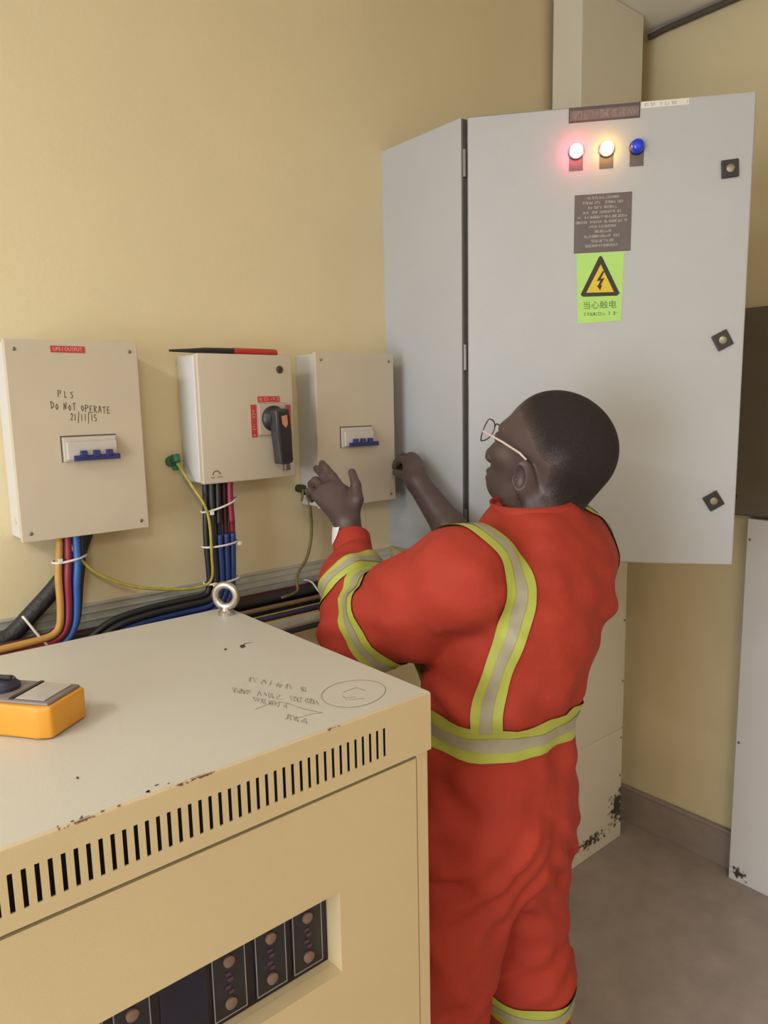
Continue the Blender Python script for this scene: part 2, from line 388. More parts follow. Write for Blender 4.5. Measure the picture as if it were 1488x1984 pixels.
# electric shock sticker
st = MB(); st.prism([(.257, 1.977), (.363, 1.977), (.359, 1.824), (.263, 1.821)][::-1], DF(0, 0, 0), .0008)
st.build('warning_sticker', M_green, door)
def tri(cx, top, bot, hw): return [(cx-hw, bot), (cx+hw, bot), (cx, top)]
MB().prism([(.268, 1.886), (.273, 1.881), (.349, 1.880), (.355, 1.885), (.315, 1.966), (.311, 1.970), (.307, 1.967)], DF(0, 0, .0008), .0003).build('warning_triangle_border', M_sblack, door)
MB().prism([(.2805, 1.8895), (.342, 1.8885), (.3115, 1.951)], DF(0, 0, .0011), .0003).build('warning_triangle', M_yellow, door)
MB().prism([(.316, 1.936), (.303, 1.914), (.3115, 1.9155), (.3065, 1.904), (.3035, 1.9045), (.3115, 1.893), (.3155, 1.9055), (.3125, 1.905), (.3205, 1.921), (.312, 1.919), (.3205, 1.936)][::-1], DF(0, 0, .0014), .0003).build('lightning_bolt', M_sblack, door)
text_obj('warning_text', '当心触电', DF(.3115, 1.860, .0009), .019, M_greentxt, door, .073)
scrawl('warning_small_print', [(.276, .349, 1.838, .0065), (.2775, .349, 1.838, .0065)], DF(0, 0, .001), M_greentxt, door, .0009)
for u, v, rot in ((.579, 2.138, 4), (.580, 1.772, 28), (.577, 1.406, 32)):
    R = DF(u, v, 0) @ Matrix.Rotation(math.radians(rot), 4, 'Z')
    l = MB().box((-.0175, -.0185, 0), (.0175, .0185, .007), .0015, R).build('door_latch', M_black, door)
    MB().lathe([(.0085, .007), (.0085, .009), (.005, .0095)], R, 18).build('latch_core', M_screw, l, True)

# ------------------------------------------------------------------ small boxes on the wall
def screw_at(x, y, z, par, r=.0035):
    MB().lathe([(r, 0), (r, .001), (r*.5, .002)], frame((x, y, z), (1, 0, 0), (0, 0, 1), (0, -1, 0)), 10).build('screw', M_screw, par)
def wall_frame(x, y, z): return frame((x, y, z), (1, 0, 0), (0, 0, 1), (0, -1, 0))   # u = X, v = Z, w = out of the wall
def breaker(t, x0, x1, z0, z1, yf, bar_over=.004):
    """window cut look: recessed frame, breaker body, linked blue toggles"""
    fr = MB()
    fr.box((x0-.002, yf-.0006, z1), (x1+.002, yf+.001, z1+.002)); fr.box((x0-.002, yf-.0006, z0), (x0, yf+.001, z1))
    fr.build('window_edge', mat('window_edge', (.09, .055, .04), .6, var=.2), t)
    bk = MB().box((x0+.001, yf-.006, z0+.001), (x1, yf-.0005, z1-.001), .001).build('breaker', M_brk, t)
    MB().box((x0+.006, yf-.012, z0+.004), (x1-.001, yf-.006, z1-.010), .0015).build('breaker_nose', M_brk, bk)
    MB().box((x0+.016, yf-.018, z0+.002), (x1+bar_over-.002, yf-.012, z0+.0125), .001).build('toggle_bar', M_blue, bk)
    for k in range(3):
        xx = x0+.024+k*(x1-x0-.028)/3+.004
        MB().box((xx, yf-.022, z0+.009), (xx+.0115, yf-.012, z0+.0215), .001).build('toggle', M_blue, bk)
def breaker_box(x0, x1, z0, z1, yf, label):
    t = thing('breaker_box', label, 'box', ((x0+x1)/2, YA, z0), 'breaker boxes on the wall')
    MB().box((x0+.004, yf+.0025, z0+.003), (x1-.004, YA, z1-.003), .003).build('body', M_boxwhite, t)
    MB().box((x0, yf, z0), (x1, yf+.012, z1), .0015).build('cover', M_beige, t)
    for x in (x0+.016, x1-.016):
        for z in (z0+.016, z1-.018): screw_at(x, yf, z, t)
    return t
B1 = breaker_box(.337, .579, 1.405, 1.776, 1.45, 'beige breaker box with red tag and handwritten warning, three blue toggles')
breaker(B1, .421, .522, 1.549, 1.597, 1.45)
MB().box((.415, 1.4488, 1.7535), (.477, 1.4502, 1.7655), .0004).build('name_tag', M_red, B1)
text_obj('name_tag_lettering', 'UPS I OUTPUT', wall_frame(.446, 1.4487, 1.7595), .009, M_redtxt, B1, .052)
handwriting('handwritten_note', [('PLS', .422, 1.672, .012, .011, -.1), ('DO NOT OPERATE', .407, 1.650, .0135, .0082, -.11), ('21/11/15', .441, 1.628, .0125, .0062, -.08)], wall_frame(0, 1.4494, 0), M_ink, B1, .0011)
MB().lathe([(.006, 0), (.006, .001), (.003, .0012)], frame((.341, 1.50, 1.44), (0, 1, 0), (0, 0, 1), (-1, 0, 0)), 12).build('knockout', M_brk, B1)
B3 = breaker_box(1.007, 1.250, 1.396, 1.770, 1.45, 'plain beige breaker box between rotary switch box and large cabinet')
breaker(B3, 1.075, 1.172, 1.540, 1.590, 1.45, .012)
# rotary switch box
mx0, mx1, mz0, mz1, myf = .700, .932, 1.484, 1.758, 1.437
t = SB = thing('switch_box', 'beige box with black rotary handle switch and red labels', 'box', ((mx0+mx1)/2, YA, mz0))
MB().box((mx0, myf+.018, mz0), (mx1, YA, mz1), .006, None, 3).build('body', M_boxwhite, t, True)
d_ = MB().box((mx0-.001, myf, mz0-.001), (mx1+.001, myf+.016, mz1+.001), .003, None, 3).build('door', M_beige, t, True)
MB().lathe([(.0085, 0), (.0085, .002), (.007, .003)], wall_frame(.899, myf, 1.727), 18).build('lock', mat('lock_brown', (.10, .075, .05), .4, .5, var=.2), d_, True)
MB().lathe([(.0035, .003), (.003, .0035)], wall_frame(.899, myf, 1.727), 10).build('keyhole', M_black, d_)
ms = mat('switch_plate', (0.47, 0.39, 0.34), .5, var=.06)
sp = MB().box((.837, myf-.004, 1.580), (.910, myf+.001, 1.653), .004).build('switch_plate', ms, t)
for nm, x0, x1, z0, z1 in (('label', .839, .896, 1.655, 1.668), ('label', .8205, .835, 1.578, 1.650), ('label', .911, .924, 1.583, 1.648)):
    L_ = MB().box((x0, myf-.0012, z0), (x1, myf+.0005, z1), .0004).build('switch_label', M_red, t)
    mm = wall_frame(0, myf-.0014, 0)
    if x1-x0 > z1-z0: scrawl('switch_label_lettering', [(x0+.005, x1-.005, z0+.003, .007)], mm, M_redtxt, L_, .0011)
    else:
        mm = frame((x0, myf-.0014, 0), (0, 0, -1), (1, 0, 0), (0, -1, 0))
        scrawl('switch_label_lettering', [(-z1+.005, -z0-.005, .003, .007)], mm, M_redtxt, L_, .0011)
kn = MB().lathe([(.029, .004), (.029, .010), (.026, .013), (.022, .022), (.02, .026)], wall_frame(.875, myf, 1.618), 32).build('switch_knob', M_black, t, True)
MH = wall_frame(.875, myf, 1.618) @ Matrix.Rotation(math.radians(3), 4, 'Z')
hd = MB()
hd.prism([(-.018, .020), (.018, .022), (.020, -.03), (.0185, -.100), (-.0165, -.100), (-.017, -.03)][::-1], MH @ Matrix.Translation((0, 0, .018)), .027)
bmesh.ops.bevel(hd.bm, geom=list(hd.bm.edges), offset=.004, segments=3, affect='EDGES', profile=.5)
hd = hd.build('switch_handle', mat('handle_grey', (.045, .045, .05), .4, var=.15, scale=50), t, True)
MB().box((-.013, -.094, .0455), (.0165, .016, .0475), .001, MH).build('handle_face', M_black, hd)
MB().prism([(-.005, .006), (.009, .008), (.010, -.012), (.004, -.020), (-.004, -.012)][::-1], MH @ Matrix.Translation((0, 0, .0472)), .0012).build('handle_indicator', mat('indicator_orange', (.55, .23, .11), .5, var=.1), hd)
MB().box((-.001, -.116, .026), (.013, -.100, .040), .002, MH).build('padlock_tab', M_screw, hd)
for i in (0,):
    arch = MB(); pts = [(.0085*math.cos(a), .0085*math.sin(a)) for a in [math.pi*k/12 for k in range(13)]]
    ribbon(arch, pts, .002, wall_frame(.730, myf-.0004, 1.502)); ribbon(arch, [(-.013, -.0055), (-.004, -.0055)], .002, wall_frame(.730, myf-.0004, 1.502)); ribbon(arch, [(.002, -.005), (.014, -.005)], .002, wall_frame(.730, myf-.0004, 1.502))
    arch.build('maker_emblem', mat('emblem_brown', (.27, .19, .11), .6, var=.1), t)
# tool lying on the switch box
t = thing('voltage_tester', 'slim tool with black shaft and red handle lying on the switch box', 'tool', (.79, 1.47, mz1+.001))
zt = mz1+.0085
MB().tube([(.655, 1.470, zt-.002), (.70, 1.470, zt-.001), (.735, 1.470, zt), (.802, 1.470, zt)], .0075, 12, taper=[.3, .6, .9, 1]).build('shaft', M_black, t, True)
MB().tube([(.802, 1.470, zt), (.86, 1.470, zt), (.907, 1.470, zt), (.913, 1.470, zt), (.916, 1.470, zt)], .0082, 12, taper=[1, 1, 1, .8, .3]).build('handle', mat('tool_red', (.50, .035, .03), .35, var=.08), t, True)

# ------------------------------------------------------------------ cable tray and cables
t = thing('cable_tray', 'galvanised open cable tray fixed along the yellow wall, full of cables', 'cable tray', (.3, YA, 1.14))
tx0, tx1 = -1.2, 1.300
MB().box((tx0, YA-.006, 1.14), (tx1, YA-.001, 1.247), .001).build('back_rail', M_steel, t)
for z in (1.243, 1.228, 1.212): MB().box((tx0, YA-.009, z-.002), (tx1, YA-.006, z+.002), .001).build('rib', M_steel, t)
MB().box((tx0, 1.405, 1.138), (tx1, YA-.006, 1.141)).build('base', M_steel, t)
MB().box((tx0, 1.402, 1.138), (tx1, 1.405, 1.158), .001).build('front_rail', M_steel, t)
CM = {'black': mat('cable_black', (.018, .017, .02), .45, var=.2), 'blue': mat('cable_blue', (.02, .045, .19), .4, var=.1), 'red': mat('cable_red', (.26, .02, .045), .4, var=.1),
      'maroon': mat('cable_maroon', (.06, .012, .022), .45, var=.2), 'yellow': mat('cable_yellow_green', (.48, .40, .075), .45, var=.35, scale=60), 'brown': mat('cable_brown', (.22, .13, .06), .45, var=.2),
      'navy': mat('cable_navy', (.025, .022, .06), .45, var=.2), 'grey': mat('cable_grey', (.30, .29, .26), .45, var=.1), 'olive': mat('cable_olive', (.20, .165, .05), .5, var=.35, scale=60), 'orange': mat('cable_orange', (.55, .30, .07), .45, var=.15), 'bright blue': mat('cable_bright_blue', (.03, .12, .45), .4, var=.1)}
def cable(color, pts, r, label, group=None, per=8, n=8):
    o = MB().tube(spline(pts, per), r, n).build(color.replace(' ', '_')+'_cable', CM[color], None, True, angle=180)
    return tag(o, label, 'cable', group)
def lie(y, z, amp=.0007, x0=tx0+.02, x1=tx1-.02, k=9):
    return [(x0+(x1-x0)*i/k, y+rnd.uniform(-amp, amp), z+rnd.uniform(-amp, amp)*.6) for i in range(k+1)]
for color, y, z, r in (('black', 1.519, 1.157, .013), ('maroon', 1.520, 1.187, .012), ('navy', 1.492, 1.158, .013), ('black', 1.494, 1.186, .011), ('yellow', 1.466, 1.152, .007), ('brown', 1.469, 1.173, .006),
                       ('navy', 1.447, 1.153, .009), ('orange', 1.428, 1.149, .0055), ('grey', 1.413, 1.150, .006)):
    cable(color, lie(y, z), r, {.013: 'thick ', .011: 'slimmer ', .009: 'slimmer '}.get(r, '')+color.replace('yellow', 'yellow-green')+' cable lying along the tray' + (' floor' if z < 1.16 else ' on top of other cables'), 'cables lying in the tray')
cable('black', [(tx0+.05, 1.392, 1.128), (-.4, 1.392, 1.127), (.3, 1.391, 1.127), (.85, 1.392, 1.131), (1.05, 1.392, 1.132), (1.28, 1.393, 1.133)], .007, 'thin black cable slung below the front edge of the tray')
def tie(pts, label, r=.0028, head=None, closed=True):
    mb = MB().tube(spline(pts, 6, closed), r, 6, closed)
    o = mb.build('cable_tie', M_tie, None, True, angle=180)
    tag(o, label, 'cable tie', 'white cable ties')
    if head: MB().box(Vector(head)-Vector((.004, .003, .004)), Vector(head)+Vector((.004, .003, .004)), .001).build('tie_head', M_tie, o)
    return o
for x, w_ in ((1.00, 0), (.60, 0), (.72, 0)):
    tie([(x, 1.403, 1.13), (x+.002, 1.402, 1.160), (x+.006, 1.425, 1.170), (x+.008, 1.47, 1.186), (x+.008, 1.50, 1.204), (x+.006, 1.532, 1.205)], 'white tie strapped across the cables in the tray', .0026, (x, 1.398, 1.163), False)
# bundle below the switch box: hex-packed cables that follow one centre line
def bundle(center, members, twist=0.0, per=8, t0=0.0):
    cl_ = spline(center, per); n = len(cl_)
    for (col_, ox, oy, r, i0, i1, lab, grp) in members:
        pts = []
        for k in range(int(i0*n), max(int(i1*n), int(i0*n)+4)):
            if k >= n: break
            tg = (cl_[min(k+1, n-1)]-cl_[max(k-1, 0)]).normalized(); ny = Vector((0, 1, 0)); ny = (ny-tg*ny.dot(tg)).normalized(); nx = ny.cross(tg)
            sp_r = 1+.12*math.exp(-((k/n-.22)/.10)**2)
            ca, sa = math.cos(t0+twist*k/n), math.sin(t0+twist*k/n)
            pts.append(cl_[k]-nx*(ox*ca-oy*sa)*sp_r+ny*(ox*sa+oy*ca)*sp_r)
        o = MB().tube(pts, r, 8).build(col_.replace(' ', '_')+'_cable', CM[col_], None, True, angle=180); tag(o, lab, 'cable', grp)
R_ = .0072; D_ = R_*2.06
slots = [(-1.5, -1), (-.5, -1), (.5, -1), (1.5, -1), (-2, 0), (-1, 0), (0, 0), (1, 0), (2, 0), (-.5, 1)]
cols = ['black', 'blue', 'blue', 'blue', 'black', 'black', 'navy', 'maroon', 'red', 'red']
mem = []
for (a, b_), c in zip(slots, cols):
    mem.append((c, a*D_, b_*D_*.87, R_, .22 if c == 'blue' else 0, 1, c+' cable in the bundle hanging from the rotary switch box', 'cables below the switch box'))
mem += [('black', -.5*D_, -D_*.87, R_, 0, .20, 'black cable end at the front of the bundle, close under the switch box', 'cables below the switch box'), ('red', 1.5*D_, -D_*.87, R_, 0, .20, 'red cable end at the front of the bundle, close under the switch box', 'cables below the switch box')]
bundle([(.750, 1.472, 1.490), (.747, 1.470, 1.44), (.745, 1.468, 1.39), (.744, 1.468, 1.33), (.743, 1.468, 1.27), (.738, 1.470, 1.238), (.722, 1.471, 1.215), (.695, 1.472, 1.206), (.64, 1.473, 1.205), (.56, 1.474, 1.202), (.50, 1.475, 1.192), (.455, 1.476, 1.166)], mem, .35)
for z, cx, hx in ((1.432, .748, .715), (1.345, .745, .778), (1.262, .744, .712)):
    tie([(cx+.0415*math.cos(a), 1.468+.027*math.sin(a), z+.012*math.cos(a)*(1 if z > 1.4 else .2)) for a in [2*math.pi*k/12 for k in range(12)]], {1.432: 'white tie round the cable bundle just under the rotary switch box', 1.345: 'white tie midway down the bundle below the rotary switch box', 1.262: 'white tie round the cable bundle just above the tray'}[z], .0025, (hx, 1.438, z+(.0 if z < 1.4 else -.012)))
# earth wires
cable('yellow', [(.425, 1.475, 1.41), (.432, 1.470, 1.375), (.470, 1.465, 1.325), (.540, 1.462, 1.285), (.630, 1.462, 1.262), (.692, 1.46, 1.258), (.712, 1.45, 1.275), (.713, 1.447, 1.33), (.712, 1.447, 1.40), (.703, 1.45, 1.44), (.690, 1.47, 1.475), (.679, 1.495, 1.510), (.674, 1.507, 1.527)], .0033, 'thin yellow-green earth wire drooping between breaker box and switch box')
lg = mat('green_lug', (.02, .17, .075), .4, var=.15)
o = MB().tube([(.674, 1.517, 1.545), (.674, 1.512, 1.530)], .010, 10).box((.665, 1.508, 1.512), (.680, 1.5175, 1.522), .002).lathe([(.012, 0), (.012, .012), (.005, .014)], wall_frame(.672, 1.54, 1.530), 12).build('earth_terminal', lg, None, True)
tag(o, 'green earth terminal on the wall beside the switch box', 'terminal')
o = MB().lathe([(.010, 0), (.010, .022), (.005, .024)], wall_frame(1.004, 1.54, 1.440), 10).box((.998, 1.512, 1.425), (1.012, 1.520, 1.448), .002).build('earth_terminal', mat('dark_lug', (.05, .05, .02), .5, .3, var=.2), None, True)
tag(o, 'dark earth lug on the wall below the plain breaker box', 'terminal')
cable('olive', [(1.006, 1.512, 1.440), (1.012, 1.505, 1.410), (1.017, 1.505, 1.36), (1.012, 1.503, 1.31), (.995, 1.50, 1.268), (.970, 1.497, 1.24), (.958, 1.492, 1.218), (.95, 1.480, 1.195), (.90, 1.47, 1.19)], .0036, 'dark olive earth wire hanging from the lug to the tray')
cable('olive', [(1.000, 1.512, 1.440), (.994, 1.505, 1.425), (.992, 1.508, 1.412)], .003, 'short olive wire tail at the dark earth lug')
# cables below the first breaker box
hose = mat('black_hose', (.022, .022, .024), .5, var=.2, bump=.3, bscale=120)
CM['hose'] = hose
o = MB().tube(spline([(.475, 1.516, 1.41), (.445, 1.516, 1.345), (.408, 1.514, 1.302), (.358, 1.512, 1.256), (.305, 1.511, 1.214), (.24, 1.511, 1.213), (0, 1.511, 1.213)], 8), .0165, 12).build('black_hose', hose, None, True, angle=180)
tag(o, 'thick black flexible hose slanting down from the tagged breaker box', 'hose')
D2 = .0152
mem = [(c, a*D2, b_*D2*.87, .0073, 0, 1, c+' cable coming out below the tagged breaker box', 'cables below the tagged box') for c, a, b_ in (('orange', -1, -1), ('red', 0, -1), ('bright blue', 1, -1), ('maroon', -.5, 0), ('navy', .5, 0), ('black', 1.5, 0))]
bundle([(.432, 1.488, 1.410), (.426, 1.484, 1.365), (.418, 1.480, 1.32), (.413, 1.478, 1.27), (.404, 1.474, 1.232), (.385, 1.472, 1.212), (.35, 1.472, 1.207), (.25, 1.472, 1.206)], mem, 1.1, 8, -.5)
tie([(.426+.031*math.cos(a), 1.482+.024*math.sin(a), 1.358+.004*math.cos(a)) for a in [2*math.pi*k/12 for k in range(12)]], 'white tie around the cables below the tagged breaker box', .0026, (.404, 1.462, 1.36))
tie([(.330, 1.472, 1.262), (.334, 1.464, 1.255), (.350, 1.455, 1.225), (.366, 1.455, 1.200), (.372, 1.46, 1.190)], 'white tie strap slanting over the black hose', .0026, None, False)

# ------------------------------------------------------------------ cream cabinet in front
qx0, qx1, qy0, qy1, qz = -.135, .665, .705, 1.297, 1.25
add_stain(M_cream, [((.31, .705, 1.2495), (.07, .010, .004), .26, 170), ((.19, .705, 1.2495), (.05, .010, .004), .27, 170), ((.50, .705, 1.2495), (.03, .01, .004), .28, 170)], (.14, .07, .035))
t = PC = thing('power_cabinet', 'cream metal power cabinet with slotted top cap, door window and lifting eyebolt', 'cabinet', ((qx0+qx1)/2, (qy0+qy1)/2, 0))
# top cap: shell with a row of 12 mm pitch slots in the front
cap = MB()
cb = .004
zc = 1.166
MB().box((qx0, qy0+.002, qz-.003), (qx1, qy1, qz), 0).build('cap_lid', M_creamtop, t, label='cream top of the cabinet, overhead light put into its colour')
cap.box((qx0, qy1-.002, zc), (qx1, qy1, qz-.003)); cap.box((qx0, qy0+.002, zc), (qx0+.002, qy1-.002, qz-.003)); cap.box((qx1-.002, qy0+.002, zc), (qx1, qy1-.002, qz-.003))
cap.box((qx0, qy0, 1.2235), (qx1, qy0+.002, qz-.0015)); cap.box((qx0, qy0, zc), (qx1, qy0+.002, 1.1835))
pitch, swd = .01197, .0048
sx = [.5805-pitch*k for k in range(54)]
edges = [qx1] + [v for s_ in sx for v in (s_+swd/2, s_-swd/2)] + [qx0]
for a, bb in zip(edges[0::2], edges[1::2]):
    cap.box((bb, qy0, 1.1835), (a, qy0+.002, 1.2235))
cap.build('top_cap', M_cream, t)
MB().box((qx0+.004, qy0+.03, zc-.02), (qx1-.004, qy0+.034, qz-.006)).build('slot_backing', M_dark, t)
# rounded front and side top edges
MB().tube([(qx0, qy0+.0035, qz-.0032), (qx1-.0035, qy0+.0035, qz-.0032), ], .0034, 10).build('cap_front_edge', M_cream, t, True)
body = MB()
dz_t = 1.10
bx1 = qx1-.004
body.box((qx0+.004, qy0+.050, .08), (bx1, qy1-.004, zc))
body.box((.6405, qy0+.003, .08), (bx1, qy0+.05, zc-.001), .0015); body.box((qx0+.004, qy0+.003, .08), (qx0+.03, qy0+.05, zc-.001), .0015); body.box((qx0+.03, qy0+.03, dz_t), (.6405, qy0+.05, zc-.001))
body.build('body', M_cream, t)
MB().box((qx0+.02, qy0+.03, 0), (qx1-.02, qy1-.03, .08)).build('plinth', M_black, t)
# door with a window recess
wx0, wx1, wz0, wz1 = .03, .501, .907, 1.023
dx0, dx1, dz0, dz1 = qx0+.033, .6375, .09, 1.1605
dr = MB(); yd0, yd1 = qy0+.002, qy0+.022
dr.box((dx0, yd0, dz0), (wx0, yd1, dz1)); dr.box((wx1, yd0, dz0), (dx1, yd1, dz1)); dr.box((wx0, yd0, wz1), (wx1, yd1, dz1)); dr.box((wx0, yd0, dz0), (wx1, yd1, wz0))
bmesh.ops.remove_doubles(dr.bm, verts=list(dr.bm.verts), dist=1e-5)
pd = dr.build('door', M_cream, t)
rc = MB()
rc.box((wx1, yd1, wz0-.001), (wx1+.002, qy0+.045, wz1)); rc.box((wx0-.002, yd1, wz0-.001), (wx0, qy0+.045, wz1)); rc.box((wx0, yd1, wz1), (wx1, qy0+.045, wz1+.002)); rc.box((wx0, yd1, wz0-.003), (wx1, qy0+.045, wz0-.001))
rc.build('window_reveal', M_cream, pd)
yp = qy0+.034
panel = MB().box((wx0, yp, wz0-.001), (wx1, yp+.004, wz1)).build('instrument_panel', mat('panel_black', (.014, .011, .014), .35, var=.3, scale=40), pd)
M_lines = mat('panel_line', (.30, .28, .29), .6, var=.1)
M_knob = mat('panel_knob', (.22, .13, .10), .45, var=.15); M_purple = mat('panel_purple', (.09, .035, .07), .4, var=.2)
mods = []
for pa, pb in ((569, 626), (495, 555), (409, 475)):
    mods.append((onY(pa, 1870, yp-.003).x, onY(pb, 1850, yp-.003).x))
mods += [(.215-.052*k, .257-.052*k) for k in range(4)]
for a, bb in mods:
    bb = min(bb, wx1-.002)
    md = MB().box((a, yp-.003, wz0+.004), (bb, yp, wz1-.002), .0008).build('relay_module', M_black, pd)
    ln = MB()
    for s_ in (a+.0005, bb-.0015): ln.box((s_, yp-.0036, wz0+.008), (s_+.001, yp-.003, wz1-.003))
    ln.box((a+.0005, yp-.0036, wz0+.007), (bb-.0005, yp-.003, wz0+.0082))
    ln.build('module_outline', M_lines, md)
    cxm = (a+bb)/2
    for kz, rr in ((wz0+.0235, .0075), (wz0+.080, .0072)):
        MB().lathe([(rr, 0), (rr, .003), (rr*.7, .004)], wall_frame(cxm, yp-.003, kz), 16).build('module_knob', M_knob, md, True)
    for kz, dx in ((wz0+.038, .002), (wz0+.046, -.002), (wz0+.055, .0015), (wz0+.063, -.001)):
        MB().box((cxm+dx-.004, yp-.0042, kz-.0025), (cxm+dx+.0035, yp-.003, kz+.0025), .0008).build('module_led', M_purple, md)
MB().box((.268, yp-.002, wz0+.01), (mods[2][0]-.006, yp, wz1-.004), .001).build('display_screen', mat('display_glass', (.012, .012, .03), .15, var=.2), pd)
# handwriting on the cap
MT = frame((0, 0, qz+.0003), (-.78, -.62, 0), (.62, -.78, 0), (0, 0, 1))
def top_uv(px, py):
    p = onZ(px, py, qz+.0003); return (p.x, p.y)
MTW = frame((0, 0, qz+.0004), (1, 0, 0), (0, 1, 0), (0, 0, 1))
sc = MB()
ell = [top_uv(685+62*math.cos(a)*(1-.06*math.sin(a)), 1344+26*math.sin(a)-6*math.cos(a)) for a in [2*math.pi*k/28 for k in range(28)]]
ribbon(sc, ell+[ell[0]], .0011, MTW)
for pl in ([(665, 1341), (690, 1332), (708, 1338)], [(672, 1352), (690, 1350)], [(676, 1356), (706, 1353)], [(664, 1348), (672, 1356)]):
    ribbon(sc, [top_uv(*q) for q in pl], .0011, MTW)
def scribble(x0, y0, x1, y1, n, a):
    ribbon(sc, [top_uv(x0+(x1-x0)*i/n+rnd.uniform(-2, 2), y0+(y1-y0)*i/n+(a if i % 2 else -a)*rnd.uniform(.5, 1)) for i in range(n+1)], .0011, MTW)
def upside_down(x0, y0, x1, y1, n, h):
    """letters written from the far side of the cabinet, so they run right to left here"""
    dx, dy = (x1-x0)/n, (y1-y0)/n
    for i in range(n):
        if rnd.random() < .12: continue
        for st_ in STROKES[rnd.choice('PLSDONTEAR2HK')]:
            if rnd.random() < .25: continue
            mv = rnd.random() < .5
            ribbon(sc, [top_uv(x0+dx*(i+u*1.5)+rnd.uniform(-.6, .6)+v*3, y0+dy*(i+u*1.5)+h*(1-v if mv else v)+rnd.uniform(-.5, .5)) for u, v in st_], .0009, MTW)
upside_down(592, 1332, 462, 1308, 22, 9); upside_down(614, 1356, 442, 1331, 28, 9); upside_down(560, 1364, 488, 1350, 11, 9); upside_down(592, 1392, 546, 1382, 8, 10)
for pl in ([(495, 1374), (520, 1364), (545, 1360), (560, 1364)], [(555, 1362), (590, 1374), (625, 1381)], [(572, 1392), (605, 1383), (622, 1381)]):
    ribbon(sc, [top_uv(*q) for q in pl], .0011, MTW)
sc.build('handwritten_scribble', M_pencil, t)
M_chip = mat('bare_steel_chip', (.10, .07, .05), .6, var=.3)
def chip(px, py, r, k=7, sx=1.3, sl=0.0):
    q = [top_uv(px+sx*r*math.cos(a)*rnd.uniform(.7, 1.2), py-sl*r*math.cos(a)+r*math.sin(a)*rnd.uniform(.7, 1.2)) for a in [2*math.pi*j/k for j in range(k)]]
    MB().poly([MTW @ Vector((u, v, 0)) for u, v in q], [tuple(range(k))]).build('paint_chip', M_chip, t)
chip(470, 1252, 4); chip(437, 1258, 2.4); chip(150, 1507, 2.5)
cm_ = MB(); ribbon(cm_, [top_uv(470, 1252), top_uv(474, 1247), top_uv(486, 1245)], .0018, MTW); cm_.build('scratch', M_chip, t)
for k in range(12):
    px = rnd.uniform(110, 380); chip(px, 1700-.415*(px+95)+rnd.uniform(-14, -4), rnd.uniform(.8, 2.2), 6, 2.4, .8)
# lifting eyebolt
ex, ey = .640, 1.250
eb = MB()
eb.lathe([(.016, 0), (.016, .006), (.011, .009), (.010, .016)], frame((ex, ey, qz), (1, 0, 0), (0, 1, 0), (0, 0, 1)), 20)
eu = Vector((.62, -.78, 0)).normalized()
eb.tube([(Vector((ex, ey, qz+.037)) + eu*(.0215*math.cos(a)) + Vector((0, 0, .0215*math.sin(a)))) for a in [2*math.pi*k/28 for k in range(28)]], .0074, 12, True)
eb.build('lifting_eyebolt', M_chrome, t, True, angle=50)

# ------------------------------------------------------------------ multimeter
mo = Vector((.224, .904, qz+.0004)); mdir = Vector((-.60, .80, 0)).normalized(); mwd = Vector((.80, .60, 0)).normalized()
t = thing('multimeter', 'yellow-cased handheld multimeter lying on the cream cabinet', 'multimeter', mo + mdir*.09+mwd*.037)
MMt = frame(mo, mwd, mdir, (0, 0, 1))
my = mat('multimeter_yellow', (.72, .33, .035), .45, var=.08, scale=30)
W_, L_ = .074, .178
hb = MB()
hb.prism([(.004, .004), (W_-.004, .003), (W_+.003, .02), (W_, .09), (W_+.003, L_-.02), (W_-.006, L_), (.006, L_), (-.003, L_-.02), (0, .09), (-.003, .02)][::-1], MMt @ Matrix.Translation((0, 0, .001)), .041)
bmesh.ops.bevel(hb.bm, geom=list(hb.bm.edges), offset=.004, segments=3, affect='EDGES', profile=.5)
hb.build('holster', my, t, True)
for u, v in ((.012, .018), (W_-.012, .018), (.012, L_-.018), (W_-.012, L_-.018)):
    MB().lathe([(.005, 0), (.005, .002)], MMt @ Matrix.Translation((u, v, -.0002)), 10).build('foot', M_black, t)
fm = mat('multimeter_face', (.20, .17, .16), .4, var=.1)
MB().box((.005, .008, .040), (W_-.005, L_-.008, .046), .003, MMt).build('face', fm, t, True)
MB().box((.010, .016, .046), (W_-.010, .058, .0475), .001, MMt).build('screen', mat('lcd_grey', (.42, .39, .36), .12, var=.05), t)
MB().box((.007, .060, .046), (W_-.007, .066, .0478), .001, MMt).build('button_row', M_black, t)
MB().lathe([(.022, .046), (.022, .050), (.018, .054), (.016, .058)], MMt @ Matrix.Translation((W_/2, .100, 0)), 28).build('dial', mat('dial_navy', (.03, .03, .06), .4, var=.15), t, True)
MB().box((W_/2-.003, .084, .058), (W_/2+.003, .116, .064), .002, MMt).build('dial_pointer', M_black, t)
for k, u in enumerate((.014, .029, .045, .060)):
    MB().lathe([(.0055, .046), (.0055, .049), (.0035, .0492)], MMt @ Matrix.Translation((u, .155, 0)), 14).build('socket', M_black if k != 1 else M_red, t, True)

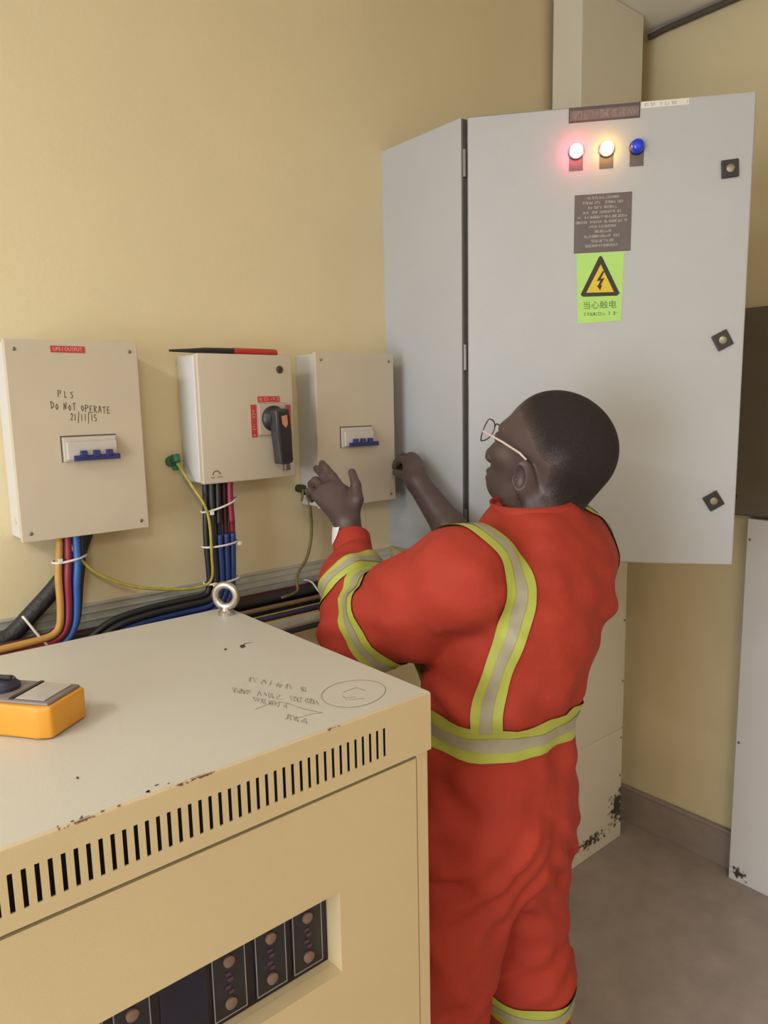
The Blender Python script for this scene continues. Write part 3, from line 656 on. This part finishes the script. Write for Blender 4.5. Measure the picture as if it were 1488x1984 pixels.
# ------------------------------------------------------------------ the person (implicit surface -> one mesh per layer)
def V3(v): return np.array([v[0], v[1], v[2]], np.float32)
def rcone(P, a, b, ra, rb):
    a = V3(a); b = V3(b); d = b-a; L2 = float(d@d)+1e-9
    h = np.clip(((P-a)@d)/L2, 0, 1)
    return np.linalg.norm(P-a-h[:, None]*d, axis=1)-(ra+(rb-ra)*h)
def ellip(P, c, A, rad):
    """A: rows = local axes"""
    q = (P-V3(c))@np.asarray(A, np.float32).T
    rad = np.asarray(rad, np.float32)
    k0 = np.linalg.norm(q/rad, axis=1); k1 = np.linalg.norm(q/(rad*rad), axis=1)+1e-9
    return k0*(k0-1)/k1
def smin(a, b, k):
    h = np.clip(.5+.5*(b-a)/k, 0, 1)
    return b+(a-b)*h-k*h*(1-h)
def smax(a, b, k): return -smin(-a, -b, k)
def stack(P, tab):
    """generalised elliptic column: rows (z, cx, cy, half width x, half depth y)"""
    tab = np.asarray(tab, np.float32); z = P[:, 2]
    cx, cy, a, b = [np.interp(z, tab[:, 0], tab[:, i]) for i in (1, 2, 3, 4)]
    u = (P[:, 0]-cx)/a; v = (P[:, 1]-cy)/b
    k = (np.abs(u)**2.3+np.abs(v)**2.3)**(1/2.3)
    d = (k-1)*np.minimum(a, b)
    return smax(d, np.maximum(z-tab[-1, 0], tab[0, 0]-z), .03)
_wr = np.random.RandomState(5)
_wd = _wr.normal(size=(14, 3)); _wd /= np.linalg.norm(_wd, axis=1)[:, None]
_wf = _wr.uniform(28, 95, 14); _wp = _wr.uniform(0, 6.28, 14)
def wrinkle(P, amp):
    s = np.zeros(len(P), np.float32)
    w1 = np.sin(P[:, 0]*21+P[:, 2]*17)*.35; w2 = np.sin(P[:, 1]*19-P[:, 2]*23)*.35
    for d, f, p in zip(_wd, _wf, _wp):
        s += np.sin((P@d.astype(np.float32))*f+p+w1*3+w2*2)*(28/f)**.6
    return s*amp/3.0
def folds(P):
    # gathered cloth above the waist, creases at crotch, elbow and knees
    z = P[:, 2]; x = P[:, 0]; y = P[:, 1]; d = np.zeros(len(P), np.float32)
    def g(z0, s): return np.exp(-((z-z0)/s)**2)
    ph = np.arctan2(y-.87, x-1.02)
    d += .0045*g(1.115, .035)*np.sin(ph*9+np.sin(z*40)*1.2)
    d += .0040*g(.99, .04)*np.sin(ph*8+1.3+z*25)
    d += .0055*g(.80, .09)*np.sin((z+np.abs(x-.975)*1.1)*85+np.sin(x*30))
    d += .0050*g(.55, .06)*np.sin((z-(x-1.0)*.5)*95+y*30)
    d += .0045*g(1.27, .05)*np.sin((z*.8+x*.6-y*.3)*75)*(y < .86)
    near = np.exp(-(((P-V3(LEL))**2).sum(1))/.10**2)
    d += .0060*near*np.sin((x*.7+z*.9)*110+y*40)
    return d
def surface_nets(f, lo, hi, h):
    lo = np.array(lo, float); n = np.ceil((np.array(hi)-lo)/h).astype(int)+1
    ax = [lo[i]+h*np.arange(n[i]) for i in range(3)]
    val = np.empty(n, np.float32)
    yy, zz = np.meshgrid(ax[1], ax[2], indexing='ij')
    st = max(1, int(400000/(n[1]*n[2])))
    for i in range(0, n[0], st):
        xs = ax[0][i:i+st]
        P = np.empty((len(xs), n[1], n[2], 3), np.float32)
        P[..., 0] = xs[:, None, None]; P[..., 1] = yy; P[..., 2] = zz
        val[i:i+st] = f(P.reshape(-1, 3)).reshape(len(xs), n[1], n[2])
    ins = val < 0
    c = [slice(0, -1), slice(1, None)]
    cnt = np.zeros(n-1, np.int8)
    for a in (0, 1):
        for b in (0, 1):
            for d in (0, 1): cnt += ins[c[a], c[b], c[d]]
    act = (cnt > 0) & (cnt < 8)
    idx = np.full(n-1, -1, np.int64); ii = np.argwhere(act); idx[act] = np.arange(len(ii))
    acc = np.zeros((len(ii), 3)); num = np.zeros(len(ii))
    offs = [(a, b, d) for a in (0, 1) for b in (0, 1) for d in (0, 1)]
    for o in offs:
        for axn in range(3):
            if o[axn]: continue
            o2 = list(o); o2[axn] = 1
            v0 = val[ii[:, 0]+o[0], ii[:, 1]+o[1], ii[:, 2]+o[2]]; v1 = val[ii[:, 0]+o2[0], ii[:, 1]+o2[1], ii[:, 2]+o2[2]]
            m = (v0 < 0) != (v1 < 0); t_ = np.where(m, v0/np.where(m, v0-v1, 1), 0)
            p = np.array(o, float)[None]+np.zeros((len(ii), 3)); p[:, axn] += t_
            acc += p*m[:, None]; num += m
    verts = lo+(ii+acc/num[:, None])*h
    faces = []
    for axn in range(3):
        u, v = (axn+1) % 3, (axn+2) % 3
        sl0 = [slice(None)]*3; sl1 = [slice(None)]*3; sl0[axn] = slice(0, -1); sl1[axn] = slice(1, None)
        a_, b_ = ins[tuple(sl0)], ins[tuple(sl1)]
        e = np.argwhere(a_ != b_)
        e = e[(e[:, u] > 0) & (e[:, v] > 0) & (e[:, u] < n[u]-1) & (e[:, v] < n[v]-1)]
        if not len(e): continue
        flip = a_[e[:, 0], e[:, 1], e[:, 2]]
        q = []
        for du, dv in ((-1, -1), (0, -1), (0, 0), (-1, 0)):
            k = e.copy(); k[:, u] += du; k[:, v] += dv; q.append(idx[k[:, 0], k[:, 1], k[:, 2]])
        q = np.stack(q, 1); q[~flip] = q[~flip][:, ::-1]; faces.append(q)
    return verts, np.concatenate(faces)
def mesh_from(name, parts):
    vs_, fs_, o = [], [], 0
    for v, f in parts: vs_.append(v); fs_.append(f+o); o += len(v)
    v = np.concatenate(vs_); f = np.concatenate(fs_)
    me = bpy.data.meshes.new(name)
    me.vertices.add(len(v)); me.vertices.foreach_set('co', v.astype(np.float32).ravel())
    me.loops.add(len(f)*4); me.loops.foreach_set('vertex_index', f.astype(np.int32).ravel())
    me.polygons.add(len(f)); me.polygons.foreach_set('loop_start', np.arange(0, len(f)*4, 4, dtype=np.int32))
    me.update(calc_edges=True); me.validate(); return me

# joints (metres, world); the man faces the wall with the boxes
LSH, LEL, LWR = K(900, 1122, 1.27), K(700, 1212, 1.42), K(681, 1042, 1.54)
RSH, REL, RWR = Vector((1.222, .878, 1.348)), K(925, 1100, 1.70), K(809, 934, 1.80)
LHIP, LKN, LAN = Vector((.905, .885, .84)), Vector((.825, .872, .47)), Vector((.815, .86, .09))
RHIP, RKN, RAN = Vector((1.062, .885, .84)), Vector((1.050, .845, .47)), Vector((1.062, .86, .09))
HC = K(1072, 874, 1.41)
hh, hp = math.radians(101), math.radians(20)
HF0 = Vector((math.cos(hh), math.sin(hh), 0)); HL = Vector((-math.sin(hh), math.cos(hh), 0))
HF = HF0*math.cos(hp)+Vector((0, 0, 1))*math.sin(hp); HU = -HF0*math.sin(hp)+Vector((0, 0, 1))*math.cos(hp)
HA = np.array([HF, HL, HU], np.float32)
HS = 1.09
def hpt(f, l, u): return HC+(HF*f+HL*l+HU*u)*HS
NB = Vector((1.095, .872, 1.36))
def skin_head(P):
    s = HS
    d = ellip(P, hpt(-.004, 0, .018), HA, [.100*s, .078*s, .088*s])
    d = smin(d, ellip(P, hpt(-.030, 0, .006), HA, [.078*s, .074*s, .080*s]), .02)
    d = smin(d, ellip(P, hpt(.048, 0, -.036), HA, [.055*s, .064*s, .074*s]), .03)      # mid face
    d = smin(d, ellip(P, hpt(.058, 0, -.092), HA, [.042*s, .046*s, .034*s]), .03)      # jaw, chin
    d = smin(d, ellip(P, hpt(.084, 0, .012), HA, [.018*s, .050*s, .012*s]), .02)       # brow
    for sgn in (-1, 1):
        d = smin(d, ellip(P, hpt(.066, sgn*.045, -.030), HA, [.024*s, .022*s, .02*s]), .018)   # cheekbone
        d = smax(d, -ellip(P, hpt(.108, sgn*.032, -.006), HA, [.016*s, .018*s, .012*s]), .012)  # eye socket
        d = smin(d, ellip(P, hpt(.090, sgn*.031, -.007), HA, [.013*s]*3), .004)                 # eye
        d = smin(d, ellip(P, hpt(.106, sgn*.014, -.053), HA, [.012*s, .011*s, .010*s]), .008)
    d = smin(d, rcone(P, hpt(.093, 0, -.002), hpt(.113, 0, -.050), .009*s, .0135*s), .010)     # nose
    d = smin(d, ellip(P, hpt(.097, 0, -.078), HA, [.013*s, .026*s, .008*s]), .006)             # lips
    d = smin(d, ellip(P, hpt(.095, 0, -.091), HA, [.013*s, .024*s, .008*s]), .006)
    # ears
    for sgn in (-1, 1):
        ea = np.array([(HF*.80+HL*sgn*.52-HU*.28), HL*sgn*.82-HF*.57, (HU*.96+HF*.28)], np.float32)
        e = ellip(P, hpt(-.002, sgn*.083, -.044), ea, [.020*s, .009*s, .033*s])
        e = smax(e, -ellip(P, hpt(.004, sgn*.0925, -.042), ea, [.011*s, .008*s, .020*s]), .004)
        d = smin(d, e, .006)
    # neck
    d = smin(d, rcone(P, hpt(-.030, 0, -.060), NB, .060, .066), .035)
    d = smin(d, rcone(P, hpt(.012, 0, -.090), NB+Vector((-.01, .04, 0)), .048, .055), .03)
    return d
def limb(P, pts, k=.012):
    d = None
    for (a, ra), (b, rb) in zip(pts[:-1], pts[1:]):
        c = rcone(P, a, b, ra, rb); d = c if d is None else smin(d, c, k)
    return d
LH = dict(palm=K(655, 985, 1.555))
def skin_lhand(P):
    d = limb(P, [(LEL, .042), (LEL.lerp(LWR, .45), .040), (LWR, .027), (K(672, 1015, 1.54), .026)])
    for mcp, r in ((K(664, 952, 1.575), .0135), (K(646, 944, 1.585), .0135), (K(629, 948, 1.59), .013), (K(615, 960, 1.595), .0115)):
        d = smin(d, rcone(P, K(672, 1012, 1.542), mcp, .022, r+.002), .012)
    F = [[(K(664, 952, 1.575), .0115), (K(645, 924, 1.600), .0098), (K(632, 908, 1.618), .009), (K(624, 898, 1.630), .0078)],
         [(K(646, 944, 1.585), .0115), (K(628, 922, 1.612), .0098), (K(618, 911, 1.632), .009), (K(613, 908, 1.648), .0078)],
         [(K(629, 948, 1.59), .0110), (K(611, 932, 1.612), .0098), (K(604, 938, 1.632), .009), (K(604, 950, 1.640), .0078)],
         [(K(615, 960, 1.595), .0100), (K(602, 950, 1.612), .0088), (K(600, 958, 1.627), .008), (K(604, 968, 1.632), .007)]]
    for f in F: d = smin(d, limb(P, f, .003), .004)
    th_ = [(K(676, 1005, 1.545), .019), (K(692, 968, 1.552), .0135), (K(690, 940, 1.566), .0108), (K(682, 915, 1.580), .0085)]
    d = smin(d, limb(P, th_, .004), .012)
    return d
def skin_rhand(P):
    d = limb(P, [(REL, .043), (REL.lerp(RWR, .45), .040), (RWR, .0275), (K(805, 918, 1.815), .026)])
    for mcp, r in ((K(789, 893, 1.850), .014), (K(796, 887, 1.862), .014), (K(803, 890, 1.872), .013), (K(808, 896, 1.878), .012)):
        d = smin(d, rcone(P, K(805, 920, 1.815), mcp, .022, r+.001), .010)
    F = [[(K(789, 893, 1.850), .0115), (K(775, 889, 1.885), .010), (K(768, 897, 1.905), .009), (K(764, 905, 1.915), .008)],
         [(K(796, 887, 1.862), .0115), (K(781, 885, 1.900), .010), (K(771, 893, 1.922), .009), (K(765, 902, 1.930), .008)],
         [(K(803, 890, 1.872), .011), (K(788, 892, 1.910), .0098), (K(777, 901, 1.930), .009), (K(770, 910, 1.937), .008)],
         [(K(808, 896, 1.878), .0105), (K(795, 900, 1.905), .009), (K(784, 909, 1.922), .008), (K(777, 917, 1.926), .007)]]
    for f in F: d = smin(d, limb(P, f, .003), .004)
    d = smin(d, limb(P, [(K(800, 925, 1.812), .018), (K(786, 921, 1.840), .0135), (K(775, 919, 1.866), .011), (K(767, 915, 1.885), .009)], .004), .010)
    return d
TORSO = [(.72, .985, .892, .155, .118), (.86, .992, .885, .166, .140), (.97, 1.000, .882, .158, .134), (1.06, 1.008, .880, .146, .126), (1.11, 1.010, .872, .152, .134),
         (1.20, 1.028, .862, .164, .142), (1.28, 1.058, .856, .180, .144), (1.34, 1.072, .857, .182, .132), (1.38, 1.080, .859, .160, .112), (1.42, 1.088, .864, .105, .088), (1.455, 1.093, .868, .078, .078)]
def skin_body(P):
    T = np.array(TORSO); T[:, 3:] -= .022
    T = T[T[:, 0] < 1.44]
    d = stack(P, T)
    for pts in ([(LSH, .062), (LEL, .045)], [(RSH, .062), (REL, .045)], [(LHIP, .082), (LKN, .060), (LAN, .045)], [(RHIP, .082), (RKN, .060), (RAN, .045)]):
        d = smin(d, limb(P, pts, .03), .03)
    return smin(d, rcone(P, Vector((1.096, .868, 1.40)), NB, .062, .066), .02)
def cover(P):
    d = stack(P, TORSO)
    d = smin(d, limb(P, [(Vector((1.00, .855, 1.372)), .058), (LSH, .090), (LSH.lerp(LEL, .45)+Vector((0, -.005, -.006)), .093), (LEL+Vector((0, 0, -.004)), .080)], .03), .016)
    d = smin(d, limb(P, [(LEL+Vector((0, 0, -.004)), .077), (LEL.lerp(LWR, .5)+Vector((-.012, 0, -.0)), .060), (LEL.lerp(LWR, .84), .039)], .03), .02)
    d = smin(d, limb(P, [(Vector((1.150, .862, 1.372)), .062), (RSH, .080), (RSH.lerp(REL, .5), .082), (RSH.lerp(REL, .95), .066)], .03), .035)
    lg = limb(P, [(LHIP, .108), (LHIP.lerp(LKN, .5), .098), (LKN, .086), (LKN.lerp(LAN, .5), .084), (LAN+Vector((0, 0, .02)), .086)], .03)
    rg = limb(P, [(RHIP, .104), (RHIP.lerp(RKN, .5), .094), (RKN+Vector((.005, 0, .04)), .088), (RKN.lerp(RAN, .35), .090), (RAN+Vector((0, 0, .02)), .086)], .03)
    d = smin(d, smin(lg, rg, .012), .04)
    d = smin(d, ellip(P, (.985, .81, .86), np.eye(3), [.128, .072, .10]), .05)             # seat
    d = d+wrinkle(P, .0055)+folds(P)
    # hollow cuffs
    d = smax(d, -rcone(P, LEL.lerp(LWR, .82), LWR.lerp(LEL, -.3), .031, .031), .003)
    d = smax(d, -rcone(P, RSH.lerp(REL, .96), REL.lerp(RWR, .4), .052, .048), .004)
    for a in (LAN, RAN): d = smax(d, -rcone(P, a+Vector((0, 0, .05)), a+Vector((0, 0, -.2)), .062, .066), .004)
    d = smax(d, .105-P[:, 2], .01)
    d = smax(d, -rcone(P, (1.095, .872, 1.43), hpt(-.02, 0, -.06), .064, .066), .004)
    return d
M_skin = mat('dark_skin', (.085, .055, .053), .45, var=.18, scale=25, bump=.06, bscale=300)
M_hair = mat('cropped_hair', (.017, .0125, .0125), .75, var=.35, scale=160, bump=.6, bscale=420)
M_cloth = mat('orange_red_coverall_cloth', (.385, .032, .015), .82, var=.12, scale=14, bump=.35, bscale=22)
M_lime = mat('lime_reflective_tape', (.43, .47, .085), .5, var=.12, scale=25)
M_silver = mat('silver_reflective_tape', (.37, .34, .25), .42, var=.15, scale=30)
M_boot = mat('boot_leather', (.03, .022, .018), .5, var=.3, scale=30, bump=.2, bscale=90)

hx, hy, hz = HC
vhead = surface_nets(skin_head, (hx-.17, hy-.17, 1.37), (hx+.17, hy+.17, hz+.16), .003)
def around(pts, m): 
    a = np.array(pts); return a.min(0)-m, a.max(0)+m
lo, hi = around([LWR, K(613, 898, 1.65), K(692, 1060, 1.5), LEL.lerp(LWR, .55)], .035)
vl = surface_nets(skin_lhand, lo, hi, .0024)
lo, hi = around([REL, RWR, K(764, 880, 1.95), K(812, 890, 1.87)], .05)
vr = surface_nets(skin_rhand, lo, hi, .0026)
vb = surface_nets(skin_body, (.70, .68, .02), (1.45, 1.25, 1.42), .014)
me = mesh_from('person', [vhead, vl, vr, vb])
person = link('person', me, M_skin, None, True, angle=180)
tag(person, 'man in orange-red coverall with lime reflective stripes, reaching towards the breaker box', 'person')
vc = surface_nets(cover, (.68, .62, .07), (1.48, 1.28, 1.47), .0065)
me = mesh_from('coverall', [vc]); coverall = link('coverall', me, M_cloth, person, True, angle=180)
cv = BVHTree.FromPolygons([tuple(v.co) for v in me.vertices], [tuple(p.vertices) for p in me.polygons])
# collar
def ring(c, ax, a, b, n=40): return [Vector(c)+Vector((a*math.cos(2*math.pi*i/n), b*math.sin(2*math.pi*i/n), ax*math.sin(2*math.pi*i/n+1.2))) for i in range(n)]
cl = MB(); N_ = 40
rows = [ring((1.092, .866, 1.405), .0, .098, .092), ring((1.094, .868, 1.432), .003, .086, .083), ring((1.094, .872, 1.452), .004, .081, .079), ring((1.093, .876, 1.461), .005, .079, .077), ring((1.093, .876, 1.459), .005, .074, .072), ring((1.093, .872, 1.425), .008, .070, .068)]
rv = [[cl.bm.verts.new(p) for p in r_] for r_ in rows]
for a, b in zip(rv[:-1], rv[1:]):
    for i in range(N_): cl.bm.faces.new([a[i], a[(i+1) % N_], b[(i+1) % N_], b[i]])
cl.build('collar', M_cloth, coverall, True, angle=180)
# reflective tape
def snap(p):
    q = cv.find_nearest(Vector(p)); return q[0], q[1]
def tape(name, pts, width, material, off, closed=False, across=6):
    for _ in range(4 if closed else 0): pts = [(pts[i-1]+pts[i]*2+pts[(i+1) % len(pts)])/4 for i in range(len(pts))]
    C_ = [snap(p) for p in pts]; n = len(C_); mb = MB(); rows = []
    N_s = [c[1] for c in C_]
    for _ in range(8): N_s = [(N_s[i-1 if closed or i else 0]+N_s[i]+N_s[(i+1) % n if closed or i < n-1 else i]).normalized() for i in range(n)]
    C_ = [(c[0], nn) for c, nn in zip(C_, N_s)]
    for i, (p, nr) in enumerate(C_):
        if closed: tg = C_[(i+1) % n][0]-C_[i-1][0]
        else: tg = C_[min(i+1, n-1)][0]-C_[max(i-1, 0)][0]
        sd = nr.cross(tg).normalized(); row = []
        for k in range(across+1):
            row.append(snap(p+sd*width*(k/across-.5)+nr*.01)[0])
        rows.append(row)
    # light smoothing along the length
    for _ in range(5):
        new = []
        for i in range(n):
            a, b = (rows[i-1], rows[(i+1) % n]) if closed or 0 < i < n-1 else (rows[i], rows[i])
            new.append([(rows[i][k]*2+a[k]+b[k])/4 for k in range(across+1)])
        rows = new
    for _ in range(3):       # lift the tape clear of the cloth
        flat = np.array([tuple(p) for r_ in rows for p in r_], np.float32); dd = cover(flat).reshape(n, across+1)
        rows = [[p+C_[i][1]*max(0.0, min(.03, off-float(dd[i, k]))) for k, p in enumerate(r_)] for i, r_ in enumerate(rows)]
    vv = [[mb.bm.verts.new(p) for p in r_] for r_ in rows]
    prs = list(zip(vv[:-1], vv[1:]))+([(vv[-1], vv[0])] if closed else [])
    for a, b in prs:
        for k in range(across): mb.bm.faces.new([a[k], a[k+1], b[k+1], b[k]])
    return mb.build(name, material, coverall, True, angle=180)
def two_tone(pts, width, closed=False):
    tape('lime_stripe', pts, width, M_lime, .0035, closed, 8)
    tape('silver_stripe', pts, width*.34, M_silver, .0048, closed, 4)
def loop(axis_p, axis_d, ref, tilt=0.0, n=48, maxr=.26):
    d = Vector(axis_d).normalized(); r = (Vector(ref)-d*Vector(ref).dot(d)).normalized(); s_ = d.cross(r); out = []
    for i in range(n):
        a = 2*math.pi*i/n; dr_ = (r*math.cos(a)+s_*math.sin(a)+d*tilt*math.cos(a)).normalized()
        h_ = cv.ray_cast(Vector(axis_p), dr_, maxr)
        out.append(h_[0] if h_[0] is not None else Vector(axis_p)+dr_*.09)
    return out
def fromcam(px, py):
    h_ = cv.ray_cast(CAM, ray(px, py).normalized(), 5.0); return h_[0]
two_tone(loop((1.008, .880, 1.066), (0, 0, 1), (0, -1, 0)), .062, True)
sp_ = [fromcam(*q) for q in ((941, 1418), (942, 1400), (946, 1360), (962, 1310), (985, 1250), (1003, 1190), (1008, 1130), (992, 1080), (965, 1048))]
sp_ = [p for p in sp_ if p is not None]
lst = sp_[-1]
front = [(lst.x-.005, .83, 1.45), (lst.x-.005, .88, 1.44), (lst.x, .95, 1.40), (lst.x+.02, 1.03, 1.30), (lst.x+.03, 1.05, 1.20), (lst.x+.03, 1.04, 1.05)]
strap = spline(sp_+[snap(p)[0] for p in front], 5)
two_tone(strap, .056)
strap2 = spline([snap((2*np.interp(p.z, [r_[0] for r_ in TORSO], [r_[1] for r_ in TORSO])-p.x+.04, p.y+.07, p.z))[0] for p in sp_]+[snap((2*1.09-p[0], p[1], p[2]))[0] for p in front], 5)
two_tone(strap2, .056)
ua = (LEL-LSH); two_tone(loop(LSH.lerp(LEL, .80), ua, (0, 0, 1), 0.0, 40, .16), .052, True)
fa = (LWR-LEL); two_tone(loop(LEL.lerp(LWR, .50), fa, (-.77, .64, 0), -.55, 40, .13), .040, True)
two_tone(loop(RSH.lerp(REL, .62), REL-RSH, (0, 0, 1), 0.0, 40, .16), .050, True)
two_tone(loop(RKN+Vector((0, 0, .012)), (0, 0, 1), (0, -1, 0), -.1, 40, .16), .055, True)
two_tone(loop(LKN+Vector((0, 0, .012)), (0, 0, 1), (0, -1, 0), -.1, 40, .16), .055, True)
# hair: scalp faces of the head mesh pushed out a little
hv, hf = vhead
q = (hv-np.array(HC))@np.array([HF, HL, HU]).T/HS
hairline = np.where(q[:, 0] > .02, .030+.55*np.clip(q[:, 0]-.02, 0, .1)*1.0, np.where(q[:, 0] > -.03, -.012+.042*(q[:, 0]+.03)/.05, -.070-.25*np.clip(-q[:, 0]-.02, 0, .1)))
hd_ = q[:, 2]-hairline
scalp = (q[:, 2] > hairline) & (np.abs(q[:, 1]) < .080) & (q[:, 2] > -.095)
eard = np.maximum(np.maximum(.066-np.abs(q[:, 1]), q[:, 2]+.004), -.036-q[:, 0])
ear = eard < 0
scalp &= ~ear
keep = scalp[hf].all(1)
fk = hf[keep]; used = np.unique(fk); rem = -np.ones(len(hv), int); rem[used] = np.arange(len(used))
nrm = np.zeros_like(hv); fn = np.cross(hv[hf[:, 2]]-hv[hf[:, 0]], hv[hf[:, 3]]-hv[hf[:, 1]])
for k in range(4): np.add.at(nrm, hf[:, k], fn)
nrm /= np.linalg.norm(nrm, axis=1)[:, None]+1e-9
cen = hv.mean(0)
if ((hv-np.array(HC))*nrm).sum(1).mean() < 0: nrm = -nrm
me = mesh_from('hair', [((hv+nrm*(.0002+.0014*np.clip(np.minimum(hd_, eard)/.03, 0, 1))[:, None])[used], rem[fk])])
at = me.attributes.new('thick', 'FLOAT', 'POINT'); at.data.foreach_set('value', np.clip(np.minimum(hd_, eard+.002)[used]/.040, 0, 1).astype(np.float32))
link('hair', me, M_hair, person, True, angle=180)
nt = M_hair.node_tree; b_ = nt.nodes['Principled BSDF']
an = nt.nodes.new('ShaderNodeAttribute'); an.attribute_name = 'thick'
nz = nt.nodes.new('ShaderNodeTexNoise'); nz.inputs['Scale'].default_value = 650; nz.inputs['Detail'].default_value = 2
tcn = nt.nodes.new('ShaderNodeTexCoord'); nt.links.new(tcn.outputs['Object'], nz.inputs['Vector'])
ma = nt.nodes.new('ShaderNodeMath'); ma.operation = 'MULTIPLY_ADD'; ma.inputs[1].default_value = .75; ma.use_clamp = True
nt.links.new(an.outputs['Fac'], ma.inputs[0]); mb2 = nt.nodes.new('ShaderNodeMath'); mb2.operation = 'MULTIPLY_ADD'; mb2.inputs[1].default_value = 1.6; mb2.inputs[2].default_value = -.72
nt.links.new(nz.outputs['Fac'], mb2.inputs[0]); nt.links.new(mb2.outputs[0], ma.inputs[2]); nt.links.new(ma.outputs[0], b_.inputs['Alpha'])
# glasses
M_frame = mat('clear_pink_frame', (.62, .50, .47), .3, var=.05); M_rim = mat('dark_rim', (.10, .08, .07), .3, .5, var=.1)
g = MB()
for sgn in (-1, 1):
    c0 = hpt(.122, sgn*.037, -.004); rimp = [c0+(HL*(sgn*.027*math.cos(a))+HU*(.021*math.sin(a))-HF*(.010*abs(math.cos(a))*(1 if math.cos(a) > 0 else .2)))*HS for a in [2*math.pi*k/28 for k in range(28)]]
    g.tube(rimp, .0013, 6, True)
g.tube([hpt(.121, -.011, .002), hpt(.124, 0, .006), hpt(.121, .011, .002)], .0014, 6)
gl = g.build('eyeglasses', M_rim, person, True, angle=180)
for sgn in (-1, 1):
    MB().tube([hpt(.112, sgn*.066, .000), hpt(.104, sgn*.074, .001), hpt(.06, sgn*.080, -.001), hpt(.020, sgn*.0830, -.006), hpt(.004, sgn*.084, -.012)], .0022, 8).build('temple', M_frame, gl, True, angle=180)
    lm = MB(); c0 = hpt(.122, sgn*.037, -.004)
    lm.poly([c0]+[c0+(HL*(sgn*.026*math.cos(a))+HU*(.020*math.sin(a))-HF*(.010*abs(math.cos(a))*(1 if math.cos(a) > 0 else .2)))*HS for a in [2*math.pi*k/24 for k in range(24)]], [(0, i+1, (i+1) % 24+1) for i in range(24)])
    lm.build('lens', mat('clear_lens', (.9, .9, .92), .05, var=.01, alpha=.12), gl)
# white wristband on the left wrist
wa = (LWR-LEL).normalized(); wc = LWR+wa*.016
wb = MB(); rw = wa.orthogonal().normalized(); rs = wa.cross(rw)
for rr, zz in ():
    pass
out = (-_rt*.93-_fw*.36); out = (out-wa*out.dot(wa)).normalized(); sde = wa.cross(out); n_ = 14
for z_, r_ in ((-.026, .0300), (-.020, .0335), (0, .0345), (.018, .0335), (.027, .0300)):
    pass
rowz = [(-.036, .10, .0425), (-.026, .50, .0425), (0, .75, .040), (.018, .60, .037), (.032, .12, .034)]
vv = [[wb.bm.verts.new(wc+wa*z_+(out*math.cos(a)+sde*math.sin(a))*r_) for a in [hw*(2*k/n_-1) for k in range(n_+1)]] for z_, hw, r_ in rowz]
for a, b in zip(vv[:-1], vv[1:]):
    for k in range(n_): wb.bm.faces.new([a[k], a[k+1], b[k+1], b[k]])
cuff = MB(); cuff.lathe([(.031, -.055), (.0400, -.052), (.0405, -.020), (.0395, .004), (.0385, .006), (.034, .006), (.032, -.004)], frame(LEL.lerp(LWR, .84)+wa*.03, rw, rs, wa), 28, False)
cuff.build('cuff', M_cloth, coverall, True, angle=180)
wb.build('wristband', mat('white_wristband', (.78, .76, .78), .4, var=.03), person, True, angle=60)
# boots
for a in (LAN, RAN):
    bt = MB(); bm_ = bt.bm
    prof = [(-.075, .050, .045), (-.05, .048, .11), (0, .047, .12), (.04, .047, .085), (.09, .052, .065), (.15, .050, .055), (.185, .034, .04)]
    rows = []
    for (yy_, hw, ht) in prof:
        rows.append([bm_.verts.new((a.x+hw*math.cos(t_)*(1 if math.sin(t_) > 0 else 1), a.y+yy_, max(.001, .02+(ht)*math.sin(t_)) if math.sin(t_) > 0 else .001+.019*(1+math.sin(t_)))) for t_ in [2*math.pi*k/16 for k in range(16)]])
    for r0, r1 in zip(rows[:-1], rows[1:]):
        for k in range(16): bm_.faces.new([r0[k], r0[(k+1) % 16], r1[(k+1) % 16], r1[k]])
    bm_.faces.new(rows[0][::-1]); bm_.faces.new(rows[-1])
    bt.build('boot', M_boot, person, True, angle=60)
